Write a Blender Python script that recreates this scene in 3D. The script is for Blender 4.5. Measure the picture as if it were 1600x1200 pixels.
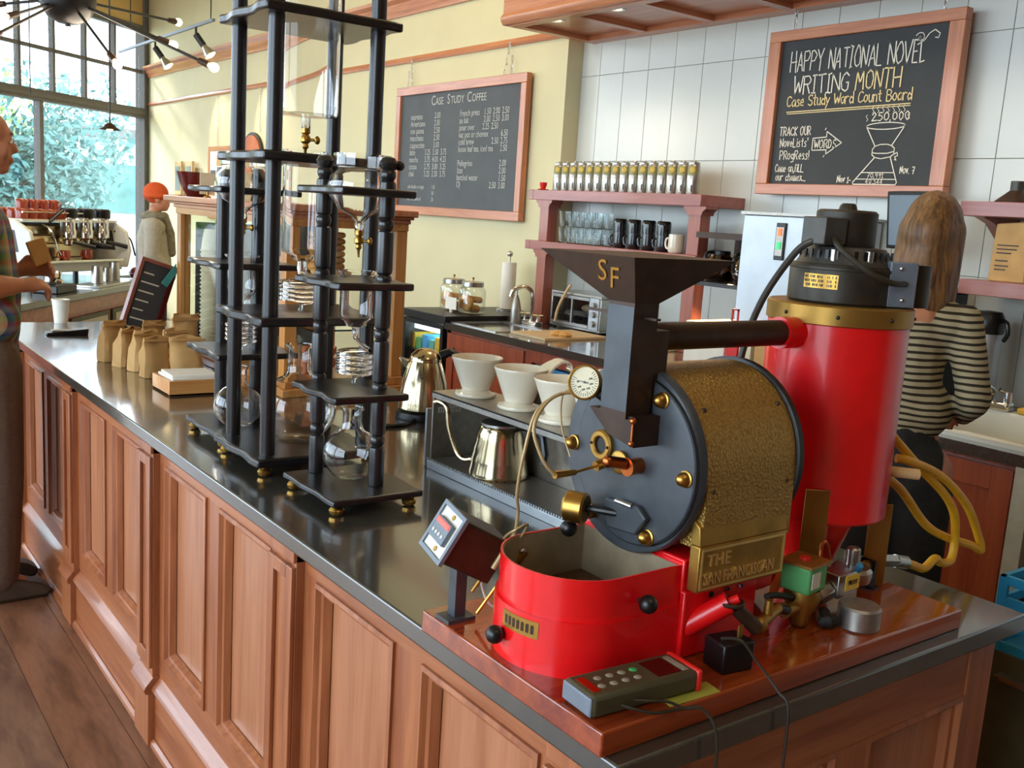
import bpy, bmesh, math, random
from mathutils import Vector, Matrix
random.seed(7)
for o in list(bpy.data.objects): bpy.data.objects.remove(o)
SC = bpy.context.scene
COL = SC.collection
PI = math.pi
ORD = 'first second third fourth fifth sixth seventh eighth ninth tenth eleventh twelfth thirteenth fourteenth fifteenth sixteenth seventeenth eighteenth nineteenth'.split()

# ------------------------------------------------------------------ camera
cam = bpy.data.cameras.new('camera'); camo = bpy.data.objects.new('camera', cam); COL.objects.link(camo)
RM = Matrix(((0.8055, 0.0491, -0.5906), (-0.5891, 0.1732, -0.7891), (0.0636, 0.9837, 0.1684)))
camo.matrix_world = Matrix.Translation((0, 0, 1.61)) @ RM.to_4x4()
cam.sensor_width = 36.0; cam.lens = 36.0 * 1538.0 / 1600.0; cam.clip_start = .05; cam.clip_end = 300
SC.camera = camo

# ------------------------------------------------------------------ world, daylight, exposure
wd = bpy.data.worlds.new('sky'); SC.world = wd; wd.use_nodes = True
bg = wd.node_tree.nodes['Background']
bg.inputs[0].default_value = (0.70, 0.85, 1.0, 1); bg.inputs[1].default_value = 10.5
SC.view_settings.view_transform = 'Standard'; SC.view_settings.look = 'None'
SC.view_settings.gamma = 1.0; SC.view_settings.use_curve_mapping = False
SC.view_settings.exposure = -0.38
def light(kind, name, loc, energy, col=(1, 1, 1), size=.1, tgt=None, spot=None, **kw):
    l = bpy.data.lights.new(name, kind); o = bpy.data.objects.new(name, l); COL.objects.link(o)
    o.location = loc; l.energy = energy; l.color = col
    if kind == 'AREA':
        l.shape = 'RECTANGLE'; l.size = size if not isinstance(size, tuple) else size[0]
        l.size_y = size if not isinstance(size, tuple) else size[1]
    elif kind == 'SUN': l.angle = .12
    else: l.shadow_soft_size = size
    if spot: l.spot_size = spot; l.spot_blend = .6
    if tgt is not None:
        o.rotation_euler = (Vector(tgt) - Vector(loc)).to_track_quat('-Z', 'Y').to_euler()
    return o
light('SUN', 'sun', (0, 20, 12), 5.0, (1.0, .95, .86), tgt=(4.6, 12.0, 6.3))
for k, (y0, y1) in enumerate(((-1.4, 2.4), (2.7, 6.3), (6.6, 10.4))):     # storefront windows along the street side: light portals
    p = light('AREA', 'window_portal', (-3.45, (y0 + y1) / 2, 2.05), 1, size=(3.5, y1 - y0), tgt=(0, (y0 + y1) / 2, 2.05))
    p.data.cycles.is_portal = True
WARM = (1.0, .84, .64)
# warm fill lights added out of view; the nearest brightens camera-facing sides
for (x, y) in ((1.6, 8.6), (2.7, 2.6), (2.6, 5.6), (.9, -.7)):
    light('POINT', 'unseen_fill_light', (x, y, 3.75), 42 if y > 0 else 26, WARM, .22)

# ------------------------------------------------------------------ materials
def lin(h):
    if isinstance(h, tuple): return h
    v = [int(h[i:i + 2], 16) / 255 for i in (0, 2, 4)]
    return tuple(c / 12.92 if c <= .04045 else ((c + .055) / 1.055) ** 2.4 for c in v)
MATS = {}
def nodes(name):
    m = bpy.data.materials.new(name); m.use_nodes = True; MATS[name] = m
    nt = m.node_tree; return m, nt, nt.nodes['Principled BSDF']
def N(nt, t, **kw):
    n = nt.nodes.new(t)
    for k, v in kw.items():
        if k in n.inputs: n.inputs[k].default_value = v
        else: setattr(n, k, v)
    return n
def coords(nt, scale=(1, 1, 1), rot=(0, 0, 0)):
    tc = N(nt, 'ShaderNodeTexCoord'); mp = N(nt, 'ShaderNodeMapping'); mp.inputs['Scale'].default_value = scale
    mp.inputs['Rotation'].default_value = rot
    nt.links.new(tc.outputs['Object'], mp.inputs['Vector']); return mp.outputs[0]
def ramp(nt, fac, stops):
    r = N(nt, 'ShaderNodeValToRGB'); e = r.color_ramp.elements
    while len(e) < len(stops): e.new(.5)
    for i, (p, c) in enumerate(stops): e[i].position = p; e[i].color = (*lin(c), 1)
    nt.links.new(fac, r.inputs[0]); return r.outputs[0]
def setp(b, rough=.5, metal=0, spec=.5, coat=0, trans=0, ior=None):
    b.inputs['Roughness'].default_value = rough; b.inputs['Metallic'].default_value = metal
    b.inputs['Specular IOR Level'].default_value = spec; b.inputs['Coat Weight'].default_value = coat
    b.inputs['Coat Roughness'].default_value = .08
def bumpn(nt, b, h, strength=.2, dist=.002):
    bp = N(nt, 'ShaderNodeBump'); bp.inputs['Strength'].default_value = strength; bp.inputs['Distance'].default_value = dist
    nt.links.new(h, bp.inputs['Height']); nt.links.new(bp.outputs[0], b.inputs['Normal'])
def dark(c, k): return tuple(x * k for x in lin(c))
def mat(name, col, rough=.5, metal=0, var=.12, scale=18, bump=0, spec=.5, coat=0, emit=0):
    m, nt, b = nodes(name); v = coords(nt)
    nz = N(nt, 'ShaderNodeTexNoise', Scale=scale, Detail=4.0); nt.links.new(v, nz.inputs['Vector'])
    c = ramp(nt, nz.outputs['Fac'], [(.3, dark(col, 1 - var)), (.7, tuple(min(1, x * (1 + var)) for x in lin(col)))])
    nt.links.new(c, b.inputs['Base Color']); setp(b, rough, metal, spec, coat)
    if bump: bumpn(nt, b, nz.outputs['Fac'], bump)
    if emit:
        nt.links.new(c, b.inputs['Emission Color']); b.inputs['Emission Strength'].default_value = emit
    return m
def wood(name, c1, c2, axis='z', rough=.32, scale=9, coat=.25, bump=.05, stretch=14):
    m, nt, b = nodes(name); s = [scale] * 3; s['xyz'.index(axis)] = scale / stretch
    v = coords(nt, tuple(s))
    nz = N(nt, 'ShaderNodeTexNoise', Scale=3.0, Detail=6.0, Distortion=.6); nt.links.new(v, nz.inputs['Vector'])
    n2 = N(nt, 'ShaderNodeTexNoise', Scale=14.0, Detail=3.0); nt.links.new(v, n2.inputs['Vector'])
    mx = N(nt, 'ShaderNodeMath', operation='MULTIPLY_ADD'); nt.links.new(n2.outputs['Fac'], mx.inputs[0])
    mx.inputs[1].default_value = .35; nt.links.new(nz.outputs['Fac'], mx.inputs[2])
    c = ramp(nt, mx.outputs[0], [(.45, c1), (.85, c2)])
    nt.links.new(c, b.inputs['Base Color']); setp(b, rough, 0, .5, coat); bumpn(nt, b, mx.outputs[0], bump)
    return m
def glass(name, tint=(1, 1, 1), edge=.75, base=.045):
    m = bpy.data.materials.new(name); m.use_nodes = True; MATS[name] = m; nt = m.node_tree
    for n in list(nt.nodes): nt.nodes.remove(n)
    out = N(nt, 'ShaderNodeOutputMaterial'); mix = N(nt, 'ShaderNodeMixShader')
    tr = N(nt, 'ShaderNodeBsdfTransparent'); gl = N(nt, 'ShaderNodeBsdfGlossy')
    tr.inputs[0].default_value = (*tint, 1); gl.inputs['Roughness'].default_value = .03
    lw = N(nt, 'ShaderNodeLayerWeight'); lw.inputs['Blend'].default_value = .35
    mr = N(nt, 'ShaderNodeMapRange'); mr.inputs['To Min'].default_value = base; mr.inputs['To Max'].default_value = edge
    pw = N(nt, 'ShaderNodeMath', operation='POWER'); pw.inputs[1].default_value = 2.2
    nt.links.new(lw.outputs['Facing'], pw.inputs[0]); nt.links.new(pw.outputs[0], mr.inputs['Value'])
    nt.links.new(mr.outputs[0], mix.inputs[0]); nt.links.new(tr.outputs[0], mix.inputs[1]); nt.links.new(gl.outputs[0], mix.inputs[2])
    nt.links.new(mix.outputs[0], out.inputs[0]); return m
def rglass(name, tint=(1, 1, 1)):
    m = bpy.data.materials.new(name); m.use_nodes = True; MATS[name] = m; nt = m.node_tree
    for n in list(nt.nodes): nt.nodes.remove(n)
    out = N(nt, 'ShaderNodeOutputMaterial'); g = N(nt, 'ShaderNodeBsdfGlass'); g.inputs['Color'].default_value = (*tint, 1)
    g.inputs['Roughness'].default_value = 0; g.inputs['IOR'].default_value = 1.46; nt.links.new(g.outputs[0], out.inputs[0]); return m
def emis(name, col, s):
    m, nt, b = nodes(name); setp(b, .4)
    b.inputs['Base Color'].default_value = (*lin(col), 1)
    b.inputs['Emission Color'].default_value = (*lin(col), 1); b.inputs['Emission Strength'].default_value = s; return m
def banded(name, bands, axis='z', period=.03, rough=.8, distort=.0):
    """stripes across one axis; bands = [(position, colour)]"""
    m, nt, b = nodes(name); tc = N(nt, 'ShaderNodeTexCoord')
    nz = N(nt, 'ShaderNodeTexNoise', Scale=5.0, Detail=2.0); nt.links.new(tc.outputs['Object'], nz.inputs['Vector'])
    sp = N(nt, 'ShaderNodeSeparateXYZ'); nt.links.new(tc.outputs['Object'], sp.inputs[0])
    a = N(nt, 'ShaderNodeMath', operation='MULTIPLY_ADD'); nt.links.new(nz.outputs['Fac'], a.inputs[0]); a.inputs[1].default_value = distort
    nt.links.new(sp.outputs[axis.upper()], a.inputs[2])
    d = N(nt, 'ShaderNodeMath', operation='DIVIDE'); nt.links.new(a.outputs[0], d.inputs[0]); d.inputs[1].default_value = period
    fr = N(nt, 'ShaderNodeMath', operation='FRACT'); nt.links.new(d.outputs[0], fr.inputs[0])
    c = ramp(nt, fr.outputs[0], bands); nt.links.new(c, b.inputs['Base Color']); setp(b, rough, 0, .2); return m, nt, b, c

FIR = ('844626', 'a7653e')
wood('fir_v', *FIR, 'z'); wood('fir_y', *FIR, 'y'); wood('fir_x', *FIR, 'x')
wood('fir_panel', '965a38', 'ad714e', 'z', rough=.3)
wood('trim_y', 'a9633f', 'c98358', 'y', rough=.35); wood('trim_z', 'a9633f', 'c98358', 'z', rough=.35)
wood('trim_x', 'a9633f', 'c98358', 'x', rough=.35)
wood('shelf_wood', '93564c', 'a9695c', 'y', rough=.35); wood('shelf_wood_z', '93503f', 'a86450', 'z', rough=.35)
wood('cab_wood', '8a3a20', 'a8522e', 'z', rough=.35)
wood('case_wood_y', 'a5642c', 'c98a45', 'y', rough=.35); wood('case_wood_z', 'a5642c', 'c98a45', 'z', rough=.35)
wood('case_wood_x', 'a5642c', 'c98a45', 'x', rough=.35)
wood('board_wood', '6e1e0c', '9e4418', 'x', rough=.12, coat=.8, scale=6)
wood('napkin_wood', 'c07a3c', 'd69a58', 'x', rough=.4)
wood('floor_wood', '5e3c29', '8c5f44', 'y', rough=.36, coat=.15, scale=5, bump=.2, stretch=5)
wood('floor_wood_b', '573728', '836049', 'y', rough=.4, coat=.1, scale=4.5, bump=.2, stretch=5)
wood('cream_wood', 'c9a06a', 'd8b684', 'x', rough=.5)
mat('stone', '3a3831', .2, 0, .2, 60, spec=.9, coat=.8)
mat('yellow_wall', 'd3caa0', .75, 0, .03, 3); mat('yellow_wall_side', 'd8b672', .75, 0, .04, 3)
mat('tile', 'cfd1c7', .22, 0, .03, 4); mat('grout', 'a8a494', .8)
mat('ceiling', 'e0d2a6', .85, 0, .03, 3); mat('rear_wall', '6e4a2c', .8, 0, .05, 3)
mat('window_frame', '6a6862', .5, 0, .08); mat('street', '9a9a96', .9, 0, .1, 2)
mat('black_paint', '1d1b1a', .28, 0, .2, 40, spec=.6); mat('black_metal', '1c1b1a', .38, .2, .2, 60, bump=.05)
mat('black_plastic', '0f0f10', .35, 0, .2, 30); mat('rubber', '17150f', .55, 0, .2)
mat('brass', 'bd9248', .34, 1, .12, 40); mat('brass_dull', 'a8823e', .42, .9, .2, 25, bump=.05)
mat('copper', 'c8703c', .3, 1, .1); mat('steel', 'b8b6b0', .3, 1, .08, 30); mat('chrome', 'dedcd6', .07, 1, .03)
mat('brushed', 'aaa59c', .45, 1, .1, 60); mat('pale_steel', 'b3b8bb', .42, .8, .05, 12)
mat('warm_chrome', 'c9b894', .16, 1, .05)
mat('gun_metal', '464a4e', .42, .35, .2, 22, bump=.05); mat('brown_metal', '3a2618', .45, .35, .3, 30, bump=.12)
mat('tray_inner', 'a08f74', .4, .35, .3, 14, bump=.1); mat('roaster_red', 'e60f14', .3, 0, .06, 30, coat=.5)
mat('gold_paint', 'a07a38', .38, .75, .15, 20); mat('leg_gold', '9c7438', .4, .7, .15, 20)
mat('motor_grey', '47443e', .45, .4, .15, 40, bump=.08); mat('motor_dark', '332c22', .45, .3, .2, 40, bump=.08)
mat('grey_paint', '6f7780', .45, .2, .1); mat('white_ceramic', 'e6dcc4', .12, 0, .02, 8, coat=.6)
mat('white_plastic', 'd8d4c6', .4, 0, .04); mat('paper', 'ebe5d6', .8, 0, .04); mat('cup_paper', 'ddd2b0', .7, 0, .05, 30)
mat('kraft', 'c79a5e', .75, 0, .12, 14, bump=.15); mat('kraft_dark', 'b4884e', .75, 0, .12, 14, bump=.15)
mat('slate', '47494a', .6, 0, .12, 5); mat('chalk_slate', '2f302f', .65, 0, .25, 4); mat('chalk', 'eee6d2', .9, 0, .1, 200)
mat('chalk_warm', 'f0d79c', .9, 0, .1, 200); mat('menu_ink', 'b9bab4', .8)
mat('red_plastic', 'd8231c', .35); mat('maroon', '5d1613', .22, 0, .1, 8, coat=.4); mat('cup_red', '933a1f', .2, 0, .1, 12, coat=.4)
mat('teal_paper', '4fa9a2', .8); mat('green_plastic', '55a05e', .5, 0, .15); mat('yellow_hose', 'd6a21c', .45, 0, .08, 40)
mat('yellow_tag', 'd9b234', .5); mat('olive', '464028', .5, 0, .15); mat('note', 'a3a038', .8); mat('lcd', '3d0c06', .2)
mat('button', '8f8674', .5); mat('button_green', '3aa05a', .5); mat('blue_crate', '1a86b4', .45); mat('blue_pack', '3f9bd0', .5)
mat('cable', '2b2416', .5); mat('cable_tan', 'b79a6a', .4, .3); mat('pastry', 'c0823c', .7, 0, .3, 40, bump=.4)
mat('bagel', 'd9a35a', .6, 0, .25, 30, bump=.2); mat('cutting', 'cbb28a', .6, 0, .08); mat('mug_dark', '1c1c1e', .15, 0, .15, 10, coat=.5)
mat('skin', 'b97a58', .5, 0, .06, 8); mat('skin_arm', 'b0704c', .5, 0, .06, 8); wood('hair', '3d2410', '8a6034', 'z', rough=.5, scale=26, coat=0, bump=.5, stretch=9)
mat('hair_short', '6a4a38', .6, 0, .2, 60); mat('trousers', '5a4638', .85, 0, .15, 60, bump=.1); mat('black_trousers', '211f1a', .85, 0, .25, 50, bump=.1)
mat('shoe', '3e3024', .5, 0, .2); mat('coat', 'a39b88', .85, 0, .1, 50, bump=.1); mat('scarf', '7c7560', .9, 0, .3, 30); mat('beanie', 'c94f1c', .85, 0, .12, 90, bump=.3)
mat('leaf', '74963c', .6, 0, .4, 1.5); mat('leaf_yellow', 'bdb35a', .6, 0, .4, 1.5); mat('leaf_blue', '527f78', .6, 0, .3, 1.5); mat('bark', '5a4a3a', .9, 0, .3)
mat('white_wall_ext', 'c9ccc8', .8, 0, .05, 2); mat('terracotta', 'b8622e', .6, 0, .12, 8); mat('book_spines', 'a08a62', .8, 0, .5, 60)
mat('white_enamel', 'd6d2c0', .25, 0, .04, 6); mat('screen', '7c8c98', .2, 0, .06, 4); mat('door_white', 'b9b39c', .6)
mat('tin_silver', 'aaa69c', .28, .85, .06, 40); mat('tin_label', '8f8a5a', .5); mat('tin_dot', 'c9a93a', .45); mat('tin_white', 'e9e6da', .6)
mat('coffee', '1a0d06', .1); mat('brass_light', 'e3bf78', .3, .8, .08, 40); mat('dial_cream', 'd6c9a4', .5, 0, .04)
rglass('glass'); glass('clear_pane', (1, 1, 1), .5, .03); glass('case_glass', (.97, .98, .96), .35, .02); glass('jar_glass', (.98, .99, .98), .7, .05); rglass('tumbler', (.97, .99, .99))
glass('carafe_glass', (.62, .48, .36), .7, .1)
emis('bulb', 'ffdca0', 12); emis('downlight', 'fff0d8', 9); emis('fridge_light', 'e8fbff', 5); emis('fridge_back_glow', '8fd0cc', .5)
emis('led_red', 'ff4030', 2); emis('led_green', '2fd070', 1.2); emis('led_orange', 'ff6a30', 1.5)
# hammered brass of the roaster shell
m, nt, b = nodes('hammered'); v = coords(nt)
vo = N(nt, 'ShaderNodeTexVoronoi', Scale=210.0); nt.links.new(v, vo.inputs['Vector'])
c = ramp(nt, vo.outputs['Distance'], [(.0, 'c29c50'), (.8, 'a07e3e')]); nt.links.new(c, b.inputs['Base Color'])
setp(b, .38, .7); bumpn(nt, b, vo.outputs['Distance'], .5, .003)
# perforated tray floor
m, nt, b = nodes('perforated'); v = coords(nt)
vo = N(nt, 'ShaderNodeTexVoronoi', Scale=170.0); vo.inputs['Randomness'].default_value = .1; nt.links.new(v, vo.inputs['Vector'])
c = ramp(nt, vo.outputs['Distance'], [(.25, '1a1008'), (.45, '8a6238')]); nt.links.new(c, b.inputs['Base Color']); setp(b, .4, .6)
m, nt, b = nodes('drip_grid'); v = coords(nt)
vo = N(nt, 'ShaderNodeTexVoronoi', Scale=110.0); vo.inputs['Randomness'].default_value = .0; nt.links.new(v, vo.inputs['Vector'])
c = ramp(nt, vo.outputs['Distance'], [(.25, '2a2118'), (.4, 'b5aca0')]); nt.links.new(c, b.inputs['Base Color']); setp(b, .35, .8)
# striped knit top, plaid shirt
banded('stripes', [(0, 'a99a78'), (.58, 'a99a78'), (.62, '332c20'), (.96, '332c20')], 'z', .0185, .85, .025)
m, nt, b, c = banded('plaid', [(0, '24387c'), (.22, '5c7aa0'), (.42, 'a3241f'), (.62, '2f7040'), (.84, 'c9b88c')], 'y', .085, .85, .01)
tc = N(nt, 'ShaderNodeTexCoord'); sp = N(nt, 'ShaderNodeSeparateXYZ'); nt.links.new(tc.outputs['Object'], sp.inputs[0])
d = N(nt, 'ShaderNodeMath', operation='DIVIDE'); nt.links.new(sp.outputs['Z'], d.inputs[0]); d.inputs[1].default_value = .075
f = N(nt, 'ShaderNodeMath', operation='FRACT'); nt.links.new(d.outputs[0], f.inputs[0])
c2 = ramp(nt, f.outputs[0], [(0, '2a3f8a'), (.3, '9aa08c'), (.55, 'a8322a'), (.8, '3c7848')])
mx = N(nt, 'ShaderNodeMixRGB'); mx.inputs[0].default_value = .45; nt.links.new(c, mx.inputs[1]); nt.links.new(c2, mx.inputs[2])
nt.links.new(mx.outputs[0], b.inputs['Base Color'])

# ------------------------------------------------------------------ mesh helpers
class MB:
    def __init__(s): s.v = []; s.f = []
    def add(s, vs, fs):
        n = len(s.v); s.v += [tuple(p) for p in vs]; s.f += [tuple(n + i for i in f) for f in fs]; return s
    def box(s, x0, x1, y0, y1, z0, z1):
        return s.add([(x, y, z) for x in (x0, x1) for y in (y0, y1) for z in (z0, z1)],
                     [(0, 1, 3, 2), (4, 6, 7, 5), (0, 4, 5, 1), (2, 3, 7, 6), (0, 2, 6, 4), (1, 5, 7, 3)])
    def cbox(s, cx, cy, cz, sx, sy, sz): return s.box(cx - sx / 2, cx + sx / 2, cy - sy / 2, cy + sy / 2, cz - sz / 2, cz + sz / 2)
    def rings(s, rs, caps=True, closed=False):
        n = len(rs[0]); vs = [p for r in rs for p in r]; fs = []
        m = len(rs)
        for i in range(m if closed else m - 1):
            a = i * n; b2 = ((i + 1) % m) * n
            for j in range(n): k = (j + 1) % n; fs.append((a + j, a + k, b2 + k, b2 + j))
        if caps and not closed: fs.append(tuple(range(n - 1, -1, -1))); fs.append(tuple((m - 1) * n + j for j in range(n)))
        return s.add(vs, fs)
    def cyl(s, p0, p1, r0, r1=None, n=16, caps=True):
        p0 = Vector(p0); p1 = Vector(p1); r1 = r0 if r1 is None else r1; d = (p1 - p0).normalized()
        u = d.orthogonal().normalized(); w = d.cross(u)
        return s.rings([[p + (u * math.cos(a) + w * math.sin(a)) * r for a in (2 * PI * j / n for j in range(n))] for p, r in ((p0, r0), (p1, r1))], caps)
    def lathe(s, prof, c=(0, 0, 0), n=24, axis='z', caps=True, sx=1, sy=1, closed=False):
        c = Vector(c); rs = []
        for r, h in prof:
            ring = []
            for j in range(n):
                a = 2 * PI * j / n; x, y = r * math.cos(a) * sx, r * math.sin(a) * sy
                ring.append(c + Vector({'z': (x, y, h), 'x': (h, x, y), 'y': (y, h, x)}[axis]))
            rs.append(ring)
        return s.rings(rs, caps, closed)
    def tube(s, pts, r, n=8, smooth=0, closed=False):
        pts = [Vector(p) for p in pts]
        if smooth:
            q = []; m = len(pts)
            for i in range(m if closed else m - 1):
                g = lambda k: pts[k % m] if closed else pts[max(0, min(m - 1, k))]
                p0, p1, p2, p3 = g(i - 1), g(i), g(i + 1), g(i + 2)
                for t in (k / smooth for k in range(smooth)):
                    q.append(.5 * ((2 * p1) + (p2 - p0) * t + (2 * p0 - 5 * p1 + 4 * p2 - p3) * t * t + (3 * p1 - p0 - 3 * p2 + p3) * t ** 3))
            if not closed: q.append(pts[-1])
            pts = q
        m = len(pts); rs = []; u = None
        for i, p in enumerate(pts):
            a = pts[i - 1] if (i or closed) else p; b2 = pts[(i + 1) % m] if (i < m - 1 or closed) else p
            d = (b2 - a); d = d.normalized() if d.length > 1e-9 else Vector((0, 0, 1))
            u = d.orthogonal().normalized() if u is None else (u - d * u.dot(d))
            u = u.normalized() if u.length > 1e-6 else d.orthogonal().normalized()
            w = d.cross(u); rr = r[i] if isinstance(r, list) and len(r) == m else (r if not isinstance(r, list) else r[min(i, len(r) - 1)])
            rs.append([p + (u * math.cos(t) + w * math.sin(t)) * rr for t in (2 * PI * j / n for j in range(n))])
        return s.rings(rs, True, closed)
    def prism(s, poly, axis, lo, hi):
        f = {'z': lambda a, b2, h: (a, b2, h), 'x': lambda a, b2, h: (h, a, b2), 'y': lambda a, b2, h: (a, h, b2)}[axis]
        n = len(poly); vs = [f(a, b2, lo) for a, b2 in poly] + [f(a, b2, hi) for a, b2 in poly]
        return s.add(vs, [tuple(range(n - 1, -1, -1)), tuple(range(n, 2 * n))] + [(i, (i + 1) % n, n + (i + 1) % n, n + i) for i in range(n)])
    def sph(s, c, r, n=16, m=10):
        c = Vector(c); r = (r, r, r) if not isinstance(r, tuple) else r; rs = []
        for i in range(1, m):
            t = PI * i / m
            rs.append([c + Vector((r[0] * math.sin(t) * math.cos(a), r[1] * math.sin(t) * math.sin(a), -r[2] * math.cos(t))) for a in (2 * PI * j / n for j in range(n))])
        k = len(s.v); s.rings(rs, False)
        s.v += [tuple(c + Vector((0, 0, -r[2]))), tuple(c + Vector((0, 0, r[2])))]; e = len(s.v)
        for j in range(n):
            s.f.append((k + (j + 1) % n, k + j, e - 2)); s.f.append((k + (m - 2) * n + j, k + (m - 2) * n + (j + 1) % n, e - 1))
        return s
    def torus(s, c, R, r, axis='z', n=24, m=10):
        c = Vector(c); pts = []
        for j in range(n):
            a = 2 * PI * j / n; x, y = R * math.cos(a), R * math.sin(a)
            pts.append(c + Vector({'z': (x, y, 0), 'x': (0, x, y), 'y': (y, 0, x)}[axis]))
        return s.tube(pts, r, m, closed=True)
    def limb(s, pts, rad):
        for i in range(len(pts) - 1): s.cyl(pts[i], pts[i + 1], rad[i], rad[i + 1], 12)
        for p, r in zip(pts, rad): s.sph(p, r, 12, 8)
        return s
    def xf(s, M): s.v = [tuple(M @ Vector(p)) for p in s.v]; return s
    def shift(s, d): s.v = [(p[0] + d[0], p[1] + d[1], p[2] + d[2]) for p in s.v]; return s

def mkobj(name, mb, material, parent=None, bevel=0, angle=35, smooth=True):
    me = bpy.data.meshes.new(name); me.from_pydata(mb.v, [], mb.f)
    bm = bmesh.new(); bm.from_mesh(me); bmesh.ops.recalc_face_normals(bm, faces=bm.faces); bm.to_mesh(me); bm.free()
    me.materials.append(MATS[material])
    if smooth:
        me.polygons.foreach_set('use_smooth', [True] * len(me.polygons)); me.set_sharp_from_angle(angle=math.radians(angle))
    o = bpy.data.objects.new(name, me); COL.objects.link(o)
    if parent is not None: o.parent = parent
    if bevel:
        bv = o.modifiers.new('bevel', 'BEVEL'); bv.width = bevel; bv.segments = 2; bv.limit_method = 'ANGLE'; bv.angle_limit = math.radians(40)
    return o
def tag(o, label, cat, group=None):
    o['label'] = label; o['category'] = cat
    if group: o['group'] = group
    return o
def thing(name, label, cat, loc=(0, 0, 0), rz=0, group=None):
    o = bpy.data.objects.new(name, None); COL.objects.link(o); o.empty_display_size = .05
    o.location = loc; o.rotation_euler = (0, 0, rz); return tag(o, label, cat, group)
def part(root, name, mb, material, world=True, bevel=0, angle=35, label=None, kind=None):
    """world=True: the shape was given in room coordinates; parts of parts share the thing's origin"""
    if world:
        t = root
        while t.parent: t = t.parent
        mb.shift([-c for c in t.location])
    o = mkobj(name, mb, material, root, bevel, angle)
    if label: o['label'] = label
    if kind: o['kind'] = kind
    return o
def struct(name, mb, material, bevel=0, parent=None, angle=35):
    o = mkobj(name, mb, material, parent, bevel, angle)
    if parent is None: o['kind'] = 'structure'
    return o
def solo(name, mb, material, label, cat, group=None, bevel=0, origin=None, angle=35):
    if origin is None:
        xs = [p[0] for p in mb.v]; ys = [p[1] for p in mb.v]; zs = [p[2] for p in mb.v]
        origin = ((min(xs) + max(xs)) / 2, (min(ys) + max(ys)) / 2, min(zs))
    mb.shift([-c for c in origin]); o = mkobj(name, mb, material, None, bevel, angle); o.location = origin
    return tag(o, label, cat, group)
def dup(root, loc, rz=0, label=None, group=None):
    def cp(o, par):
        c = o.copy(); COL.objects.link(c); c.parent = par
        for ch in [x for x in kids.get(o.name, [])]: cp(ch, c)
        return c
    kids = {}
    for x in root.children_recursive: kids.setdefault(x.parent.name, []).append(x)
    r = cp(root, None); r.location = loc; r.rotation_euler = (0, 0, rz)
    if label: r['label'] = label
    if group: r['group'] = group
    return r
def text(mb, s, size, origin, xd, up, sx=1.0, shear=0, depth=.0006, align='LEFT', spacing=1.0):
    cu = bpy.data.curves.new('t', 'FONT'); cu.body = s; cu.size = size; cu.align_x = align; cu.extrude = depth; cu.shear = shear; cu.resolution_u = 3
    cu.space_character = spacing
    o = bpy.data.objects.new('t', cu); COL.objects.link(o); bpy.context.view_layer.update()
    me = bpy.data.meshes.new_from_object(o.evaluated_get(bpy.context.evaluated_depsgraph_get()))
    xd = Vector(xd).normalized(); up = Vector(up).normalized(); nn = xd.cross(up); O = Vector(origin)
    mb.add([O + xd * (p.co.x * sx) + up * p.co.y + nn * p.co.z for p in me.vertices], [tuple(p.vertices) for p in me.polygons])
    bpy.data.objects.remove(o); bpy.data.curves.remove(cu); bpy.data.meshes.remove(me); return mb
def blob(name, mb, material, parent, voxel=.008, it=4):
    """one continuous skin over overlapping shapes"""
    o = mkobj(name, mb, material, None); r = o.modifiers.new('r', 'REMESH'); r.mode = 'VOXEL'; r.voxel_size = voxel; r.use_smooth_shade = True
    sm = o.modifiers.new('s', 'SMOOTH'); sm.iterations = it; sm.factor = .5
    bpy.context.view_layer.update()
    me = bpy.data.meshes.new_from_object(o.evaluated_get(bpy.context.evaluated_depsgraph_get()))
    me.polygons.foreach_set('use_smooth', [True] * len(me.polygons)); me.materials.clear(); me.materials.append(MATS[material])
    bpy.data.objects.remove(o); o = bpy.data.objects.new(name, me); COL.objects.link(o); o.parent = parent; return o
# ================================================================== the room
XT, XY, YR = 4.15, 4.026, 5.018       # tiled wall, yellow wall, the step between them
fl = struct('floor', MB().box(-3.6, 4.2, -2.6, 14.6, -.12, -.012), 'floor_wood_b')
PW = .19; x = -3.6; k = 0
pl = {}
while x < 4.15:
    off = random.uniform(0, 3.5); ys = [-2.6]
    y = -2.6 + off + .3
    while y < 14.3: ys.append(y); y += 4.4
    ys.append(14.6)
    for a, b2 in zip(ys[:-1], ys[1:]):
        o = mkobj('plank', MB().box(0, PW - .002, 0, b2 - a - .002, -.012, 0), random.choice(('floor_wood', 'floor_wood_b')), fl)
        o.location = (x, a, random.uniform(-.0015, 0))
    x += PW
struct('ceiling', MB().box(-3.7, 4.3, -2.7, 14.8, 4.3, 4.4), 'ceiling')
struct('wall_back', MB().box(XY, XY + .3, YR, 14.2, 0, 4.3), 'yellow_wall')
wt = struct('wall_tile', MB().box(XT + .008, XY + .3, -2.6, YR, 0, 4.3), 'grout')
def tile_mesh(h):
    me = MB().box(0, .008, 0, .2135, 0, h)
    return me
zs = [(0.0, .4245), (.4275, .9475), (.9505, 1.473), (1.476, 1.975), (1.978, 2.500), (2.503, 2.95)]
tm = {}
y = YR - .176
ycol = [y - .2165 * i for i in range(-1, 30)]
for z0, z1 in zs:
    tmpl = None
    for yy in ycol:
        lo, hi = yy - .2135, min(yy, YR - .001)
        if hi - lo < .03: continue
        if hi - lo < .21: o = mkobj('tile', MB().box(0, .009, 0, hi - lo, 0, z1 - z0), 'tile', wt, bevel=.0015)
        elif tmpl is None: o = tmpl = mkobj('tile', MB().box(0, .009, 0, .2135, 0, z1 - z0), 'tile', wt, bevel=.0015)
        else: o = tmpl.copy(); COL.objects.link(o)
        o.parent = wt; o.location = (XT, lo, z0)
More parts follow.
